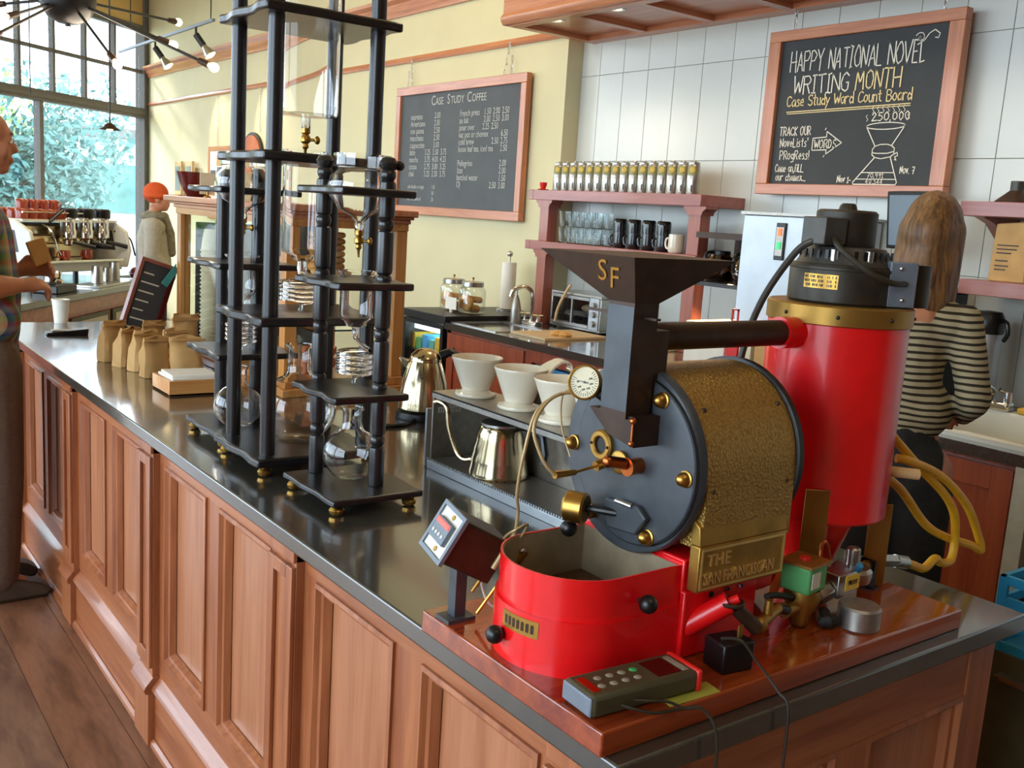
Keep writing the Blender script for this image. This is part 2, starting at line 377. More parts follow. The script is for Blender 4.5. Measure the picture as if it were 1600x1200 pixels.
struct('wall_rear', MB().box(-3.7, 4.3, -2.75, -2.6, 0, 4.3), 'rear_wall')
# street side wall with three wide shop windows (left of the picture)
ws = MB().box(-3.65, -3.5, -2.6, 12, 0, .35).box(-3.65, -3.5, -2.6, 12, 3.8, 4.3)
for a, b2 in ((-2.6, -1.4), (2.4, 2.7), (6.3, 6.6), (10.4, 12)): ws.box(-3.65, -3.5, a, b2, .35, 3.8)
struct('wall_street', ws, 'window_frame')
for i, (a, b2) in enumerate(((-1.4, 2.4), (2.7, 6.3), (6.6, 10.4))):
    w = struct('window_%d' % (i + 2), MB().box(-3.6, -3.55, a, b2, .35, .42).box(-3.6, -3.55, a, b2, 3.72, 3.8).box(-3.6, -3.55, a, a + .06, .42, 3.72).box(-3.6, -3.55, b2 - .06, b2, .42, 3.72).box(-3.6, -3.55, a, b2, 2.7, 2.8), 'window_frame')
# moulding
struct('trim_1', MB().prism([(XY, 3.09), (XY - .025, 3.09), (XY - .03, 3.12), (XY - .055, 3.15), (XY - .06, 3.175), (XY - .09, 3.2), (XY - .095, 3.225), (XY, 3.225)], 'y', YR, 13.93), 'trim_y')
struct('trim_2', MB().prism([(XY, 2.729), (XY - .018, 2.729), (XY - .026, 2.745), (XY - .02, 2.765), (XY - .012, 2.776), (XY, 2.776)], 'y', YR - .0, 13.93), 'trim_y')

# corner shop window, running away at an angle from the yellow wall
WD = Vector((.802, .598, 0)).normalized(); WN = Vector((-WD.y, WD.x, 0)); W0 = Vector((XY, 13.93, 0))
WM = Matrix(((WD.x, WN.x, 0, W0.x), (WD.y, WN.y, 0, W0.y), (0, 0, 1, 0), (0, 0, 0, 1)))   # local x along the wall (negative = to the left), y outwards
def win(mb): return mb.xf(WM)
LW = 9.2
w1 = struct('window_1', win(MB().box(-.15, .0, -.08, .06, 0, 4.3).box(-LW, -.15, -.08, .06, 2.565, 2.69).box(-LW, -.15, -.10, -.08, 2.60, 2.655)
    .box(-LW, -.15, -.06, .04, 3.66, 3.74).box(-LW, -.15, -.06, .04, 0, .5)), 'window_frame')
struct('wall_window', win(MB().box(-LW, .3, -.05, .1, 3.74, 4.3)), 'yellow_wall_side')
for i in range(18):
    s = -.675 - .5285 * i
    if s < -LW: break
    struct('mullion', win(MB().box(s - .02, s + .02, -.045, .02, 2.69, 3.66)), 'window_frame', parent=w1)
struct('glazing_bar', win(MB().box(-LW, -.15, -.045, .02, 3.14, 3.18)), 'window_frame', parent=w1)
for s in (-1.96, -3.8, -5.64, -7.5): struct('mullion', win(MB().box(s - .03, s + .03, -.06, .03, .5, 2.565)), 'window_frame', parent=w1)
for a, b2 in ((-1.93, -.15), (-3.77, -1.99), (-5.61, -3.83), (-7.47, -5.67)): struct('pane', win(MB().box(a, b2, -.008, -.002, .5, 2.565)), 'clear_pane', parent=w1)
edges = [-.15] + [-.675 - .5285 * i for i in range(17)]
for a, b2 in zip(edges[1:], edges[:-1]):
    if a < -LW: break
    for z0, z1 in ((2.69, 3.14), (3.18, 3.66)): struct('pane', win(MB().box(a + .02, b2 - .02, -.008, -.002, z0, z1)), 'clear_pane', parent=w1)

# wood canopy over the back bar
sf = thing('bar_canopy', 'fir wood canopy with recessed lights above the tiled back bar', 'canopy', (3.75, 1.5, 2.69))
part(sf, 'fascia', MB().prism([(3.49, 2.70), (3.46, 2.70), (3.445, 2.72), (3.44, 2.74), (3.46, 2.765), (3.465, 3.2), (3.49, 3.2)], 'y', -2.5, 4.94), 'trim_y')
part(sf, 'end_panel', MB().box(3.46, XT, 4.92, 4.94, 2.70, 3.2), 'trim_x')
part(sf, 'soffit_board', MB().box(3.49, XT, -2.5, 4.92, 2.725, 2.75), 'trim_y')
part(sf, 'back_rail', MB().box(XT - .09, XT, -2.5, 4.92, 2.695, 2.725), 'trim_y'); part(sf, 'front_rail', MB().box(3.49, 3.55, -2.5, 4.92, 2.695, 2.725), 'trim_y')
for y in (4.90, 4.385, 3.87, 3.355, 2.84, 2.325, 1.81, 1.295, .78): part(sf, 'batten', MB().box(3.55, XT - .09, y - .03, y + .03, 2.697, 2.725), 'trim_x')
for y in (4.64, 4.13, 3.62, 3.10, 2.585, 2.07, 1.55):
    d = part(sf, 'downlight', MB().lathe([(.052, 2.724), (.05, 2.716), (.036, 2.716), (.034, 2.735), (.0, 2.735)], (3.62, y, 0), 20, caps=False), 'steel')
    part(d, 'bulb', MB().lathe([(.0, 2.722), (.03, 2.722), (.03, 2.73), (.0, 2.73)], (3.62, y, 0), 16, caps=False), 'downlight')
    light('SPOT', 'downlight_beam', (3.62, y, 2.70), 7, (1, .82, .58), .04, tgt=(3.7, y, 0), spot=2.2)

# outside: street and trees
struct('street_ground', MB().box(-26, 34, 14.6, 60, -.5, -.2).box(-30, -3.7, -10, 14.6, -.5, -.2), 'street')
def tree(x, y, h, r, leafm, label, n=9000):
    t = thing('street_tree', label, 'tree', (x, y, -.2), 0, 'trees outside the corner window')
    part(t, 'trunk', MB().tube([(0, 0, 0), (.05, 0, h * .3), (-.05, .05, h * .55), (0, 0, h * .8)], [.16, .14, .1, .05], 8), 'bark', world=False)
    mb = MB(); rnd = random.Random(int(x * 10 + y))
    blobs = [(rnd.uniform(-.6, .6) * r, rnd.uniform(-.5, .5) * r, h * rnd.uniform(.2, .9), r * rnd.uniform(.35, .6)) for _ in range(16)]
    for _ in range(n):
        cx, cy, cz, br = rnd.choice(blobs); d = Vector((rnd.gauss(0, 1), rnd.gauss(0, 1), rnd.gauss(0, 1))).normalized() * br * rnd.uniform(.5, 1)
        p = Vector((cx, cy, cz)) + d; u = Vector((rnd.gauss(0, 1), rnd.gauss(0, 1), rnd.gauss(0, 1))).normalized(); v = u.orthogonal().normalized(); s = rnd.uniform(.05, .12)
        mb.add([p - u * s, p - v * s * .55, p + u * s, p + v * s * .55], [(0, 1, 2, 3)])
    part(t, 'foliage', mb, leafm, world=False, kind='stuff')
tree(-2.2, 19.5, 4.0, 2.3, 'leaf', 'green street tree left of the window post')
tree(.8, 20.5, 3.9, 2.2, 'leaf_yellow', 'yellow-green street tree behind the espresso machine')
tree(3.6, 21.5, 3.4, 2.2, 'leaf_blue', 'blue-green street tree nearest the yellow wall')
tree(-.6, 24, 4.4, 2.6, 'leaf_blue', 'blue-green street tree behind the others', 8000)
tree(2.6, 25.5, 4.2, 2.8, 'leaf', 'green street tree farthest from the window', 8000)
bl = thing('street_building', 'pale building across the street behind the trees', 'building', (1, 33, -.2))
part(bl, 'wall', MB().box(-16, 20, 33, 36, -.2, 3.2), 'white_wall_ext'); part(bl, 'roof', MB().box(-16.3, 20.3, 32.7, 36, 3.2, 3.5), 'window_frame')
for i in range(9): part(bl, 'window', MB().box(-13 + i * 3.4, -11 + i * 3.4, 32.9, 33, .9, 2.4), 'leaf_blue')
# ================================================================== the bar counter in the foreground
ZC = .95
SX0, SX1, SY0, SY1 = .797, 1.81, .797, 5.215
solo('countertop', MB().box(SX0, SX1, SY0, SY1, ZC - .036, ZC), 'stone', 'long dark polished stone top of the front bar counter', 'countertop', bevel=.004)
bc = thing('bar_counter', 'long fir-panelled bar counter under the dark stone top', 'counter', (1.3, 3.0, 0))
ZT = ZC - .036
part(bc, 'carcass', MB().box(.86, 1.78, .86, 5.18, 0, ZT), 'fir_v')
XS = .832                                  # face of stiles and rails
pil = [.87 + .9695 * i for i in range(5)]  # pilaster centres
pil[0] = .885
part(bc, 'top_rail', MB().box(XS, .86, .86, 5.18, .862, ZT), 'fir_y'); part(bc, 'bottom_rail', MB().box(XS, .86, .86, 5.18, .205, .285), 'fir_y')
part(bc, 'skirting', MB().box(.818, .86, .86, 5.18, 0, .17), 'fir_y')
part(bc, 'skirting_cap', MB().prism([(.86, .165), (.812, .165), (.806, .178), (.812, .19), (.822, .2), (.832, .212), (.86, .212)], 'y', .86, 5.18), 'fir_y')
part(bc, 'shoe_moulding', MB().prism([(.82, 0), (.803, 0), (.805, .012), (.813, .02), (.82, .021)], 'y', .86, 5.18), 'fir_y')
def frame_panel(y0, y1, z0, z1, face=XS, deep=.858):
    part(bc, 'panel', MB().box(deep - .004, deep + .012, y0, y1, z0, z1), 'fir_panel')
    prof = [(0, 0), (.0, .010), (-.004, .014), (.004, .020), (.018, .026)]   # (into panel, inwards)
    mb = MB(); rings = []
    for dx, inn in ((.024, -.0005), (-.006, -.0005), (-.008, .008), (.002, .014), (.004, .022), (.020, .030)):
        rings.append([Vector((face + dx, y0 + inn, z0 + inn)), Vector((face + dx, y1 - inn, z0 + inn)), Vector((face + dx, y1 - inn, z1 - inn)), Vector((face + dx, y0 + inn, z1 - inn))])
    mb.rings(rings, caps=False); part(bc, 'panel_moulding', mb, 'fir_v')
for i in range(5):
    c = pil[i]; h = .062
    if i < 4:
        a, b2 = c + h, pil[i + 1] - h
        p1, p2, p3, p4 = a + .04, a + .36, a + .455, b2 - .06
        for q0, q1 in ((a, p1), (p2, p3), (p4, b2)): part(bc, 'stile', MB().box(XS, .86, q0, q1, .285, .862), 'fir_v')
        frame_panel(p1, p2, .285, .862); frame_panel(p3, p4, .285, .862)
    else:
        part(bc, 'stile', MB().box(XS, .86, c + h, 5.18, .285, .862), 'fir_v')
    P = thing if False else None
    pp = part(bc, 'pilaster', MB().box(.812, .86, c - h, c + h, .2, ZT).box(.806, .86, c - h, c + h, ZT - .03, ZT), 'fir_v', bevel=.002)
    part(pp, 'pilaster_frame', MB().box(.802, .812, c - h, c - h + .03, .24, .875).box(.802, .812, c + h - .03, c + h, .24, .875).box(.802, .812, c - h + .03, c + h - .03, .845, .875).box(.802, .812, c - h + .03, c + h - .03, .24, .285), 'fir_v', bevel=.002)
    part(pp, 'plinth', MB().box(.797, .86, c - h - .006, c + h + .006, 0, .165), 'fir_v', bevel=.002)
    part(pp, 'plinth_cap', MB().prism([(.86, .165), (.791, .165), (.786, .178), (.791, .19), (.8, .2), (.812, .214), (.86, .214)], 'y', c - h - .008, c + h + .008), 'fir_y')
# near end of the counter
part(bc, 'end_rail', MB().box(.86, 1.78, .836, .86, .80, ZT), 'fir_x'); part(bc, 'end_rail', MB().box(.86, 1.78, .836, .86, 0, .3), 'fir_x')
for a, b2 in ((.832, .96), (1.32, 1.40), (1.70, 1.782)): part(bc, 'end_stile', MB().box(a, b2, .832, .862, 0, ZT if b2 > 1.7 or a < .9 else .8), 'fir_v')
for a, b2 in ((.96, 1.32), (1.40, 1.70)):
    part(bc, 'end_panel', MB().box(a, b2, .856, .87, .3, .8), 'fir_panel')
    mb = MB(); rings = []
    for dy, inn in ((.02, -.0005), (-.004, -.0005), (-.006, .008), (.004, .014), (.006, .022), (.02, .03)):
        rings.append([Vector((a + inn, .836 + dy, .3 + inn)), Vector((b2 - inn, .836 + dy, .3 + inn)), Vector((b2 - inn, .836 + dy, .8 - inn)), Vector((a + inn, .836 + dy, .8 - inn))])
    part(bc, 'end_moulding', mb.rings(rings, caps=False), 'fir_v')

# ================================================================== cold-drip towers
FT = .028
def foot(root, x, y): part(root, 'foot', MB().lathe([(.009, .95), (.015, .954), (.017, .962), (.012, .969), (.009, .972), (.013, .975), (.013, .979)], (x, y, 0), 14), 'brass')
def wavy_plate(x0, x1, y0, y1, z, th, hole=None, amp=.006):
    n = 14; poly = []
    for i in range(n): t = i / n; poly.append((x0 + amp * math.sin(4 * PI * t), y1 + (y0 - y1) * t))
    for i in range(n): t = i / n; poly.append((x0 + (x1 - x0) * t, y0 + amp * .3 * math.sin(4 * PI * t)))
    for i in range(n): t = i / n; poly.append((x1 - amp * math.sin(4 * PI * t), y0 + (y1 - y0) * t))
    for i in range(n): t = i / n; poly.append((x1 + (x0 - x1) * t, y1))
    return MB().prism(poly, 'z', z - th, z)
def tap(root, x, y, z, s=1.0):
    v = part(root, 'tap', MB().lathe([(.011 * s, z), (.012 * s, z - .012 * s), (.008 * s, z - .016 * s), (.013 * s, z - .024 * s), (.013 * s, z - .034 * s), (.007 * s, z - .040 * s), (.009 * s, z - .048 * s), (.004 * s, z - .055 * s), (.0035 * s, z - .075 * s)], (x, y, 0), 14), 'brass')
    part(v, 'tap_handle', MB().cyl((x, y, z - .029 * s), (x + .02 * s, y - .016 * s, z - .029 * s), .004 * s).sph((x + .024 * s, y - .019 * s, z - .029 * s), (.008 * s, .008 * s, .011 * s), 10, 8), 'brass')
def vessel(root, name, prof, x, y, th=.003, m='glass', n=36):
    inner = [(max(r - th, .0005), z + (th if i == 0 else 0)) for i, (r, z) in enumerate(prof)]
    if prof[0][0] < .004: return part(root, name, MB().lathe(prof + inner[::-1], (x, y, 0), n, caps=False, closed=False), m, angle=60)
    return part(root, name, MB().lathe(prof + inner[::-1], (x, y, 0), n, caps=False, closed=True), m, angle=60)
def coil(root, x, y, z0, z1, R, r, turns=4):
    pts = [(x + R * math.cos(2 * PI * turns * t), y + R * math.sin(2 * PI * turns * t), z1 + (z0 - z1) * t) for t in (i / (turns * 20) for i in range(turns * 20 + 1))]
    pts = [(x, y, z1 + .03), (x + R * .5, y, z1 + .012)] + pts + [(x + R * .4, y - .004, z0 - .006), (x, y, z0 - .012), (x - .003, y, z0 - .032)]
    part(root, 'coil', MB().tube(pts, r, 8), 'glass', angle=60)
def flask(root, x, y, z, R, neck_r, neck_h):
    pr_ = [(.001, z + .002), (R * .45, z + .002), (R * .62, z + R * .12)]
    for k in range(1, 11):
        a = -.95 + (1.32 + .95) * k / 11; pr_.append((R * math.cos(a), z + R * .88 + R * math.sin(a) * .92))
    top = pr_[-1][1]
    pr_ += [(neck_r * 1.15, top + .008), (neck_r, top + .02), (neck_r, top + neck_h), (neck_r * 1.2, top + neck_h + .004), (neck_r * 1.2, top + neck_h + .01)]
    vessel(root, 'flask', pr_, x, y)
def turned_post(x, y, z0, z1, r=.018, seg=.12):
    prof = []; z = z0
    while z < z1 - .02:
        e = min(z + seg, z1)
        prof += [(r * .72, z), (r * .95, z + .004), (r, z + .012), (r, e - .034), (r * .95, e - .028), (r * .7, e - .024), (r * .9, e - .018), (r * .95, e - .012), (r * .9, e - .005), (r * .7, e - .001)]
        z = e
    return MB().lathe(prof, (x, y, 0), 16)
# tall four-post tower
t = thing('cold_drip_tower', 'tallest black cold-drip coffee tower with four smooth posts', 'coffee tower', (1.06, 2.325, ZC))
X0, X1, Y0, Y1 = .887, 1.232, 2.172, 2.478
for x in (.93, 1.19):
    for y in (2.221, 2.448): part(t, 'post', MB().cyl((x, y, .97), (x, y, 2.40), .0185, n=20), 'black_paint')
for x in (.915, 1.2):
    for y in (2.2, 2.45): foot(t, x, y)
part(t, 'base_plate', wavy_plate(X0, X1, Y0, Y1, .998, .022, amp=.004), 'black_paint', bevel=.005)
for z in (1.338, 1.722, 2.048): part(t, 'shelf', wavy_plate(X0, X1, Y0, Y1, z, .022), 'black_paint', bevel=.005)
part(t, 'shelf', wavy_plate(X0, X1, Y0, Y1, 2.36, .022), 'black_paint', bevel=.005)
cx, cy = 1.06, 2.335
vessel(t, 'water_vessel', [(.011, 1.785), (.011, 1.815), (.06, 1.818), (.076, 1.822), (.078, 1.832), (.078, 2.10), (.082, 2.11), (.082, 2.12)], cx, cy)
tap(t, cx, cy, 1.79, .95)
vessel(t, 'coffee_chamber', [(.008, 1.42), (.013, 1.425), (.013, 1.462), (.026, 1.468), (.028, 1.476), (.05, 1.484), (.053, 1.494), (.053, 1.72), (.056, 1.735)], cx, cy)
coil(t, cx, cy, 1.365, 1.41, .055, .0065, 4)
flask(t, cx, cy, .998, .098, .03, .075)
# short tower in front, turned posts
t = thing('cold_drip_tower', 'short black cold-drip tower with turned posts, nearest the camera', 'coffee tower', (1.02, 1.95, ZC))
part(t, 'post', turned_post(1.058, 1.905, .985, 1.69), 'black_paint'); part(t, 'post', turned_post(.985, 2.062, .985, 1.69), 'black_paint')
for x, y in ((1.058, 1.905), (.985, 2.062)):
    part(t, 'finial', MB().lathe([(.012, 1.688), (.018, 1.696), (.02, 1.704), (.014, 1.714), (.004, 1.718)], (x, y, 0), 14), 'black_paint')
part(t, 'finial_knob', MB().sph((1.085, 1.905, 1.70), .011, 12, 8), 'black_paint')
for x, y in ((.935, 1.85), (1.115, 1.85), (.935, 2.07), (1.115, 2.07)): foot(t, x, y)
part(t, 'base_plate', wavy_plate(.915, 1.138, 1.826, 2.092, .988, .015, amp=.002), 'black_paint', bevel=.004)
for z in (1.212, 1.452): part(t, 'shelf', wavy_plate(.912, 1.09, 1.826, 2.05, z, .016, amp=.005), 'black_paint', bevel=.004)
part(t, 'shelf', wavy_plate(.912, 1.085, 1.826, 2.05, 1.647, .016, amp=.004), 'black_paint', bevel=.004)
cx, cy = 1.035, 1.985
vessel(t, 'water_globe', [(.010, 1.545), (.011, 1.575), (.022, 1.587), (.055, 1.605), (.07, 1.63), (.073, 1.65), (.068, 1.672), (.056, 1.684), (.055, 1.692), (.061, 1.695), (.061, 1.72)], cx, cy)
tap(t, cx, cy, 1.556, .8)
vessel(t, 'coffee_chamber', [(.006, 1.315), (.009, 1.338), (.022, 1.342), (.026, 1.352), (.036, 1.36), (.038, 1.37), (.038, 1.455), (.046, 1.46), (.047, 1.466)], cx, cy)
coil(t, cx, cy, 1.235, 1.285, .038, .0055, 4)
flask(t, cx, cy, .988, .066, .022, .045)
# short tower behind, smooth posts
t = thing('cold_drip_tower', 'short black cold-drip tower with smooth posts behind the tallest tower', 'coffee tower', (1.02, 2.63, ZC))
part(t, 'post', MB().cyl((1.05, 2.60, .985), (1.05, 2.60, 1.69), .018, n=18), 'black_paint'); part(t, 'post', MB().cyl((1.0, 2.735, .985), (1.0, 2.735, 1.69), .018, n=18), 'black_paint')
for x, y in ((.928, 2.51), (1.14, 2.51), (.928, 2.74), (1.14, 2.74)): foot(t, x, y)
part(t, 'base_plate', wavy_plate(.907, 1.16, 2.484, 2.764, .988, .015, amp=.002), 'black_paint', bevel=.004)
for z in (1.2, 1.44, 1.637): part(t, 'shelf', wavy_plate(.907, 1.13, 2.50, 2.76, z, .016, amp=.004), 'black_paint', bevel=.004)
cx, cy = 1.0, 2.585
vessel(t, 'water_globe', [(.010, 1.545), (.011, 1.575), (.022, 1.587), (.055, 1.605), (.07, 1.63), (.073, 1.65), (.068, 1.672), (.056, 1.684), (.055, 1.692), (.061, 1.695), (.061, 1.72)], cx, cy)
tap(t, cx, cy, 1.556, .8)
vessel(t, 'coffee_chamber', [(.006, 1.315), (.009, 1.338), (.022, 1.342), (.026, 1.352), (.036, 1.36), (.038, 1.37), (.038, 1.45), (.046, 1.455), (.047, 1.46)], cx, cy)
coil(t, cx, cy, 1.225, 1.275, .038, .0055, 4)
flask(t, .995, 2.585, .988, .066, .022, .045)
# ================================================================== coffee roaster on its wooden board
ZB = .985
solo('roaster_board', MB().box(.79, 1.625, .822, 1.255, ZC, ZB), 'board_wood', 'thick varnished red-brown wooden board under the coffee roaster', 'board', bevel=.003)
R_ = thing('coffee_roaster', 'red and hammered-brass tabletop coffee roaster with pyramid hopper', 'coffee roaster', (1.1, 1.05, ZB))
YC, ZD = 1.05, 1.262
# drum
part(R_, 'drum_shell', MB().lathe([(.138, 1.03), (.1415, 1.034), (.1415, 1.228), (.138, 1.232)], (0, YC, ZD), 64, 'x').box(1.036, 1.23, .9085, .95, 1.155, 1.262), 'hammered')
part(R_, 'rear_plate', MB().lathe([(.14, 1.23), (.146, 1.232), (.146, 1.243), (.13, 1.246)], (0, YC, ZD), 64, 'x'), 'black_metal')
fp = part(R_, 'face_plate', MB().lathe([(.13, 1.012), (.143, 1.014), (.145, 1.017), (.145, 1.03), (.13, 1.032)], (0, YC, ZD), 64, 'x'), 'gun_metal')
part(fp, 'door_disc', MB().lathe([(.12, 1.007), (.126, 1.008), (.128, 1.010), (.128, 1.013)], (0, 1.036, 1.262), 56, 'x'), 'gun_metal')
part(fp, 'door_seam', MB().torus((1.0125, 1.036, 1.262), .1292, .0014, 'x', 56, 6), 'black_plastic')
for y, z in ((.982, 1.363), (1.169, 1.259), (.924, 1.261), (.988, 1.156), (1.135, 1.352), (1.118, 1.160)):
    part(fp, 'acorn_nut', MB().lathe([(.0125, 1.012), (.0125, 1.005), (.0105, 1.004), (.0105, .999), (.008, .994), (.004, .991), (.001, .990)], (0, y, z), 14, 'x'), 'brass')
for a in (.35, 1.2, 2.6, 3.6):
    part(R_, 'shell_screw', MB().sph((1.05 if a < 1 else 1.05, YC - .1415 * math.cos(a - .5), ZD + .1415 * math.sin(a - .5)), .004, 8, 6), 'brown_metal')
    part(R_, 'shell_screw', MB().sph((1.212, YC - .1415 * math.cos(a - .5), ZD + .1415 * math.sin(a - .5)), .004, 8, 6), 'brown_metal')
sg = part(fp, 'sight_ring', MB().lathe([(.013, 1.008), (.013, 1.000), (.015, .998), (.021, .998), (.024, 1.001), (.024, 1.008)], (0, 1.10, 1.271), 28, 'x', caps=False, closed=True), 'brass_dull')
part(sg, 'sight_glass', MB().cyl((1.006, 1.10, 1.271), (1.003, 1.10, 1.271), .0135, n=20), 'black_plastic')
for dy in (-.0185, .0185): part(sg, 'screw', MB().sph((.998, 1.10 + dy, 1.271), .0025, 8, 6), 'brown_metal')
part(fp, 'trier_flange', MB().lathe([(.018, 1.008), (.018, 1.0), (.015, .998)], (0, 1.056, 1.254), 20, 'x'), 'brass_dull')
tr = part(fp, 'trier', MB().cyl((1.008, 1.018, 1.258), (.984, 1.018, 1.258), .0125, n=18).cyl((.984, 1.018, 1.258), (.981, 1.018, 1.258), .014, n=18), 'copper')
part(tr, 'trier_knob', MB().cyl((.981, 1.022, 1.262), (.958, 1.030, 1.266), .009, .0085, 16).sph((.956, 1.031, 1.266), .0095, 12, 8), 'copper')
# thermometer probe and its braided leads
pb = part(R_, 'probe', MB().cyl((1.01, 1.09, 1.246), (.985, 1.09, 1.241), .008, n=12).cyl((.985, 1.09, 1.241), (.945, 1.09, 1.236), .0022, n=8).cyl((.945, 1.09, 1.236), (.905, 1.09, 1.236), .0045, .006, 10), 'brass')
part(pb, 'probe_lead', MB().tube([(.905, 1.09, 1.236), (.889, 1.10, 1.258), (.884, 1.12, 1.30), (.905, 1.125, 1.335), (.935, 1.12, 1.352), (.97, 1.10, 1.352)], .0028, 8, 6), 'cable_tan')
part(pb, 'probe_lead', MB().tube([(.93, 1.12, 1.352), (.895, 1.13, 1.325), (.876, 1.13, 1.26), (.876, 1.14, 1.20), (.888, 1.15, 1.165), (.885, 1.15, 1.13)], .0026, 8, 6).cyl((.885, 1.15, 1.13), (.855, 1.16, 1.075), .004, .0048, 10), 'cable_tan')
part(pb, 'probe_lead', MB().tube([(.96, 1.10, 1.36), (.945, 1.13, 1.35), (.945, 1.13, 1.30), (.95, 1.11, 1.255)], .0015, 6, 6), 'cable_tan')
# dial thermometer
gx = Vector((.955, 1.095, 1.372)); gd = Vector((-.86, -.38, .20)).normalized(); gu = Vector((0, 0, 1)); gr = gd.cross(gu).normalized() * -1; gu = gd.cross(gr) * -1
GM = Matrix(((gr.x, gu.x, gd.x, gx.x), (gr.y, gu.y, gd.y, gx.y), (gr.z, gu.z, gd.z, gx.z), (0, 0, 0, 1))) @ Matrix.Rotation(-.35, 4, 'Z') @ Matrix.Scale(.88, 4)
g = part(R_, 'dial_thermometer', MB().lathe([(.012, -.016), (.026, -.012), (.0305, -.004), (.0305, .004), (.028, .006), (.0265, .003), (.0265, .0)], (0, 0, 0), 36).xf(GM), 'brass')
part(g, 'dial_face', MB().cyl((0, 0, 0), (0, 0, .0012), .0265, n=32).xf(GM), 'dial_cream')
mb = MB()
for k in range(24):
    a = -.7 * PI + 1.4 * PI * k / 23; d = Vector((math.sin(a), math.cos(a), 0)); p = Vector((-d.y, d.x, 0)); l = .0055 if k % 4 else .0085
    mb.add([d * .0245 + p * .0005 + Vector((0, 0, .0016)), d * .0245 - p * .0005 + Vector((0, 0, .0016)), d * (.0245 - l) - p * .0005 + Vector((0, 0, .0016)), d * (.0245 - l) + p * .0005 + Vector((0, 0, .0016))], [(0, 1, 2, 3)])
for k in range(6):
    a = -.6 * PI + 1.2 * PI * k / 5; text(mb, str(50 + 100 * k), .0045, (.0125 * math.sin(a), .0125 * math.cos(a) - .0015, .0016), (1, 0, 0), (0, 1, 0), align='CENTER')
part(g, 'dial_marks', mb.xf(GM), 'black_plastic'); part(g, 'needle', MB().prism([(-.018, -.009), (.006, .004), (.007, .002)], 'z', .002, .0026).cyl((0, 0, .001), (0, 0, .0035), .002, n=10).xf(GM), 'black_plastic')
part(g, 'stem', MB().cyl(tuple(gx - gd * .012), (.985, 1.075, 1.352), .010, .012, 12), 'black_plastic')
# discharge handle
dd = part(fp, 'discharge_door', MB().prism([(1.005, 1.155), (1.065, 1.150), (1.085, 1.175), (1.075, 1.195), (1.005, 1.20), (.985, 1.185)], 'x', .996, 1.010), 'gun_metal', bevel=.003)
part(dd, 'hinge', MB().cyl((.996, 1.05, 1.197), (.996, 1.015, 1.197), .004, n=10), 'steel')
hd = part(fp, 'discharge_handle', MB().tube([(1.0, 1.05, 1.176), (.985, 1.075, 1.176), (.975, 1.10, 1.174)], .006, 10, 4), 'black_metal')
part(hd, 'counterweight', MB().lathe([(.021, 0), (.0245, .003), (.0245, .03), (.021, .034)], (0, 0, 0), 28, 'y').xf(Matrix.Translation((.975, 1.092, 1.174)) @ Matrix.Rotation(.5, 4, 'Z')), 'brass')
part(hd, 'ball_knob', MB().sph((.965, 1.118, 1.137), .0135, 16, 12), 'black_plastic')
# hopper, chute, slide gate
hx, hy = .928, .982
hop = MB(); zt, zb = 1.5645, 1.50
A = [(hx, hy), (hx + .208, hy), (hx + .208, hy + .209), (hx, hy + .209)]; B = [(.953, 1.0), (1.0, 1.0), (1.0, 1.054), (.953, 1.054)]
cxh, cyh = hx + .099, hy + .1035
A2 = [(cxh + (a - cxh) * .97, cyh + (b2 - cyh) * .97) for a, b2 in A]; B2 = [(.956, 1.003), (.997, 1.003), (.997, 1.051), (.956, 1.051)]
hop.rings([[Vector((*p, zb)) for p in B], [Vector((*p, zt)) for p in A], [Vector((*p, zt)) for p in A2], [Vector((*p, zb + .002)) for p in B2]], caps=False, closed=True)
h = part(R_, 'hopper', hop, 'brown_metal')
sl = Vector((B[3][0] - A[3][0], 0, zb - zt)).normalized()                 # SF monogram on the left face
fn = (Vector((*A[0], zt)) - Vector((*A[3], zt))).cross(Vector((*B[3], zb)) - Vector((*A[3], zt))).normalized()
if fn.x > 0: fn = -fn
xd = Vector((0, -1, 0)); up = fn.cross(xd).normalized(); up = up if up.z > 0 else -up
o0 = Vector((*A[3], zt)) * .5 + Vector((*A[0], zt)) * .5; o1 = Vector((*B[3], zb)) * .5 + Vector((*B[0], zb)) * .5
oc = o0.lerp(o1, .50) + fn * .001 + xd * -.012
part(h, 'monogram', text(text(MB(), 'S', .046, oc - up * .004, xd, up, 1.0, .3), 'F', .046, oc + xd * .022 - up * .014, xd, up, 1.0, .3), 'brass', label='gold SF lettering')
ch = part(R_, 'chute', MB().box(.953, 1.0, 1.0, 1.054, 1.335, 1.50).prism([(1.054, 1.34), (.985, 1.34), (.985, 1.296), (1.04, 1.306), (1.084, 1.338)], 'x', .958, 1.012), 'brown_metal')
part(ch, 'chute_back', MB().box(1.0, 1.03, 1.004, 1.05, 1.33, 1.46), 'brown_metal')
part(ch, 'chute_side', MB().box(.9525, .9535, 1.0, 1.054, 1.345, 1.495), 'gun_metal')
part(ch, 'slide_gate', MB().box(.972, .981, .975, 1.125, 1.478, 1.4815), 'brown_metal')
part(ch, 'latch_rod', MB().cyl((.956, .987, 1.335), (.956, .987, 1.302), .002, n=8).sph((.956, .987, 1.335), .005, 10, 8).sph((.956, .987, 1.302), .0045, 10, 8), 'copper')
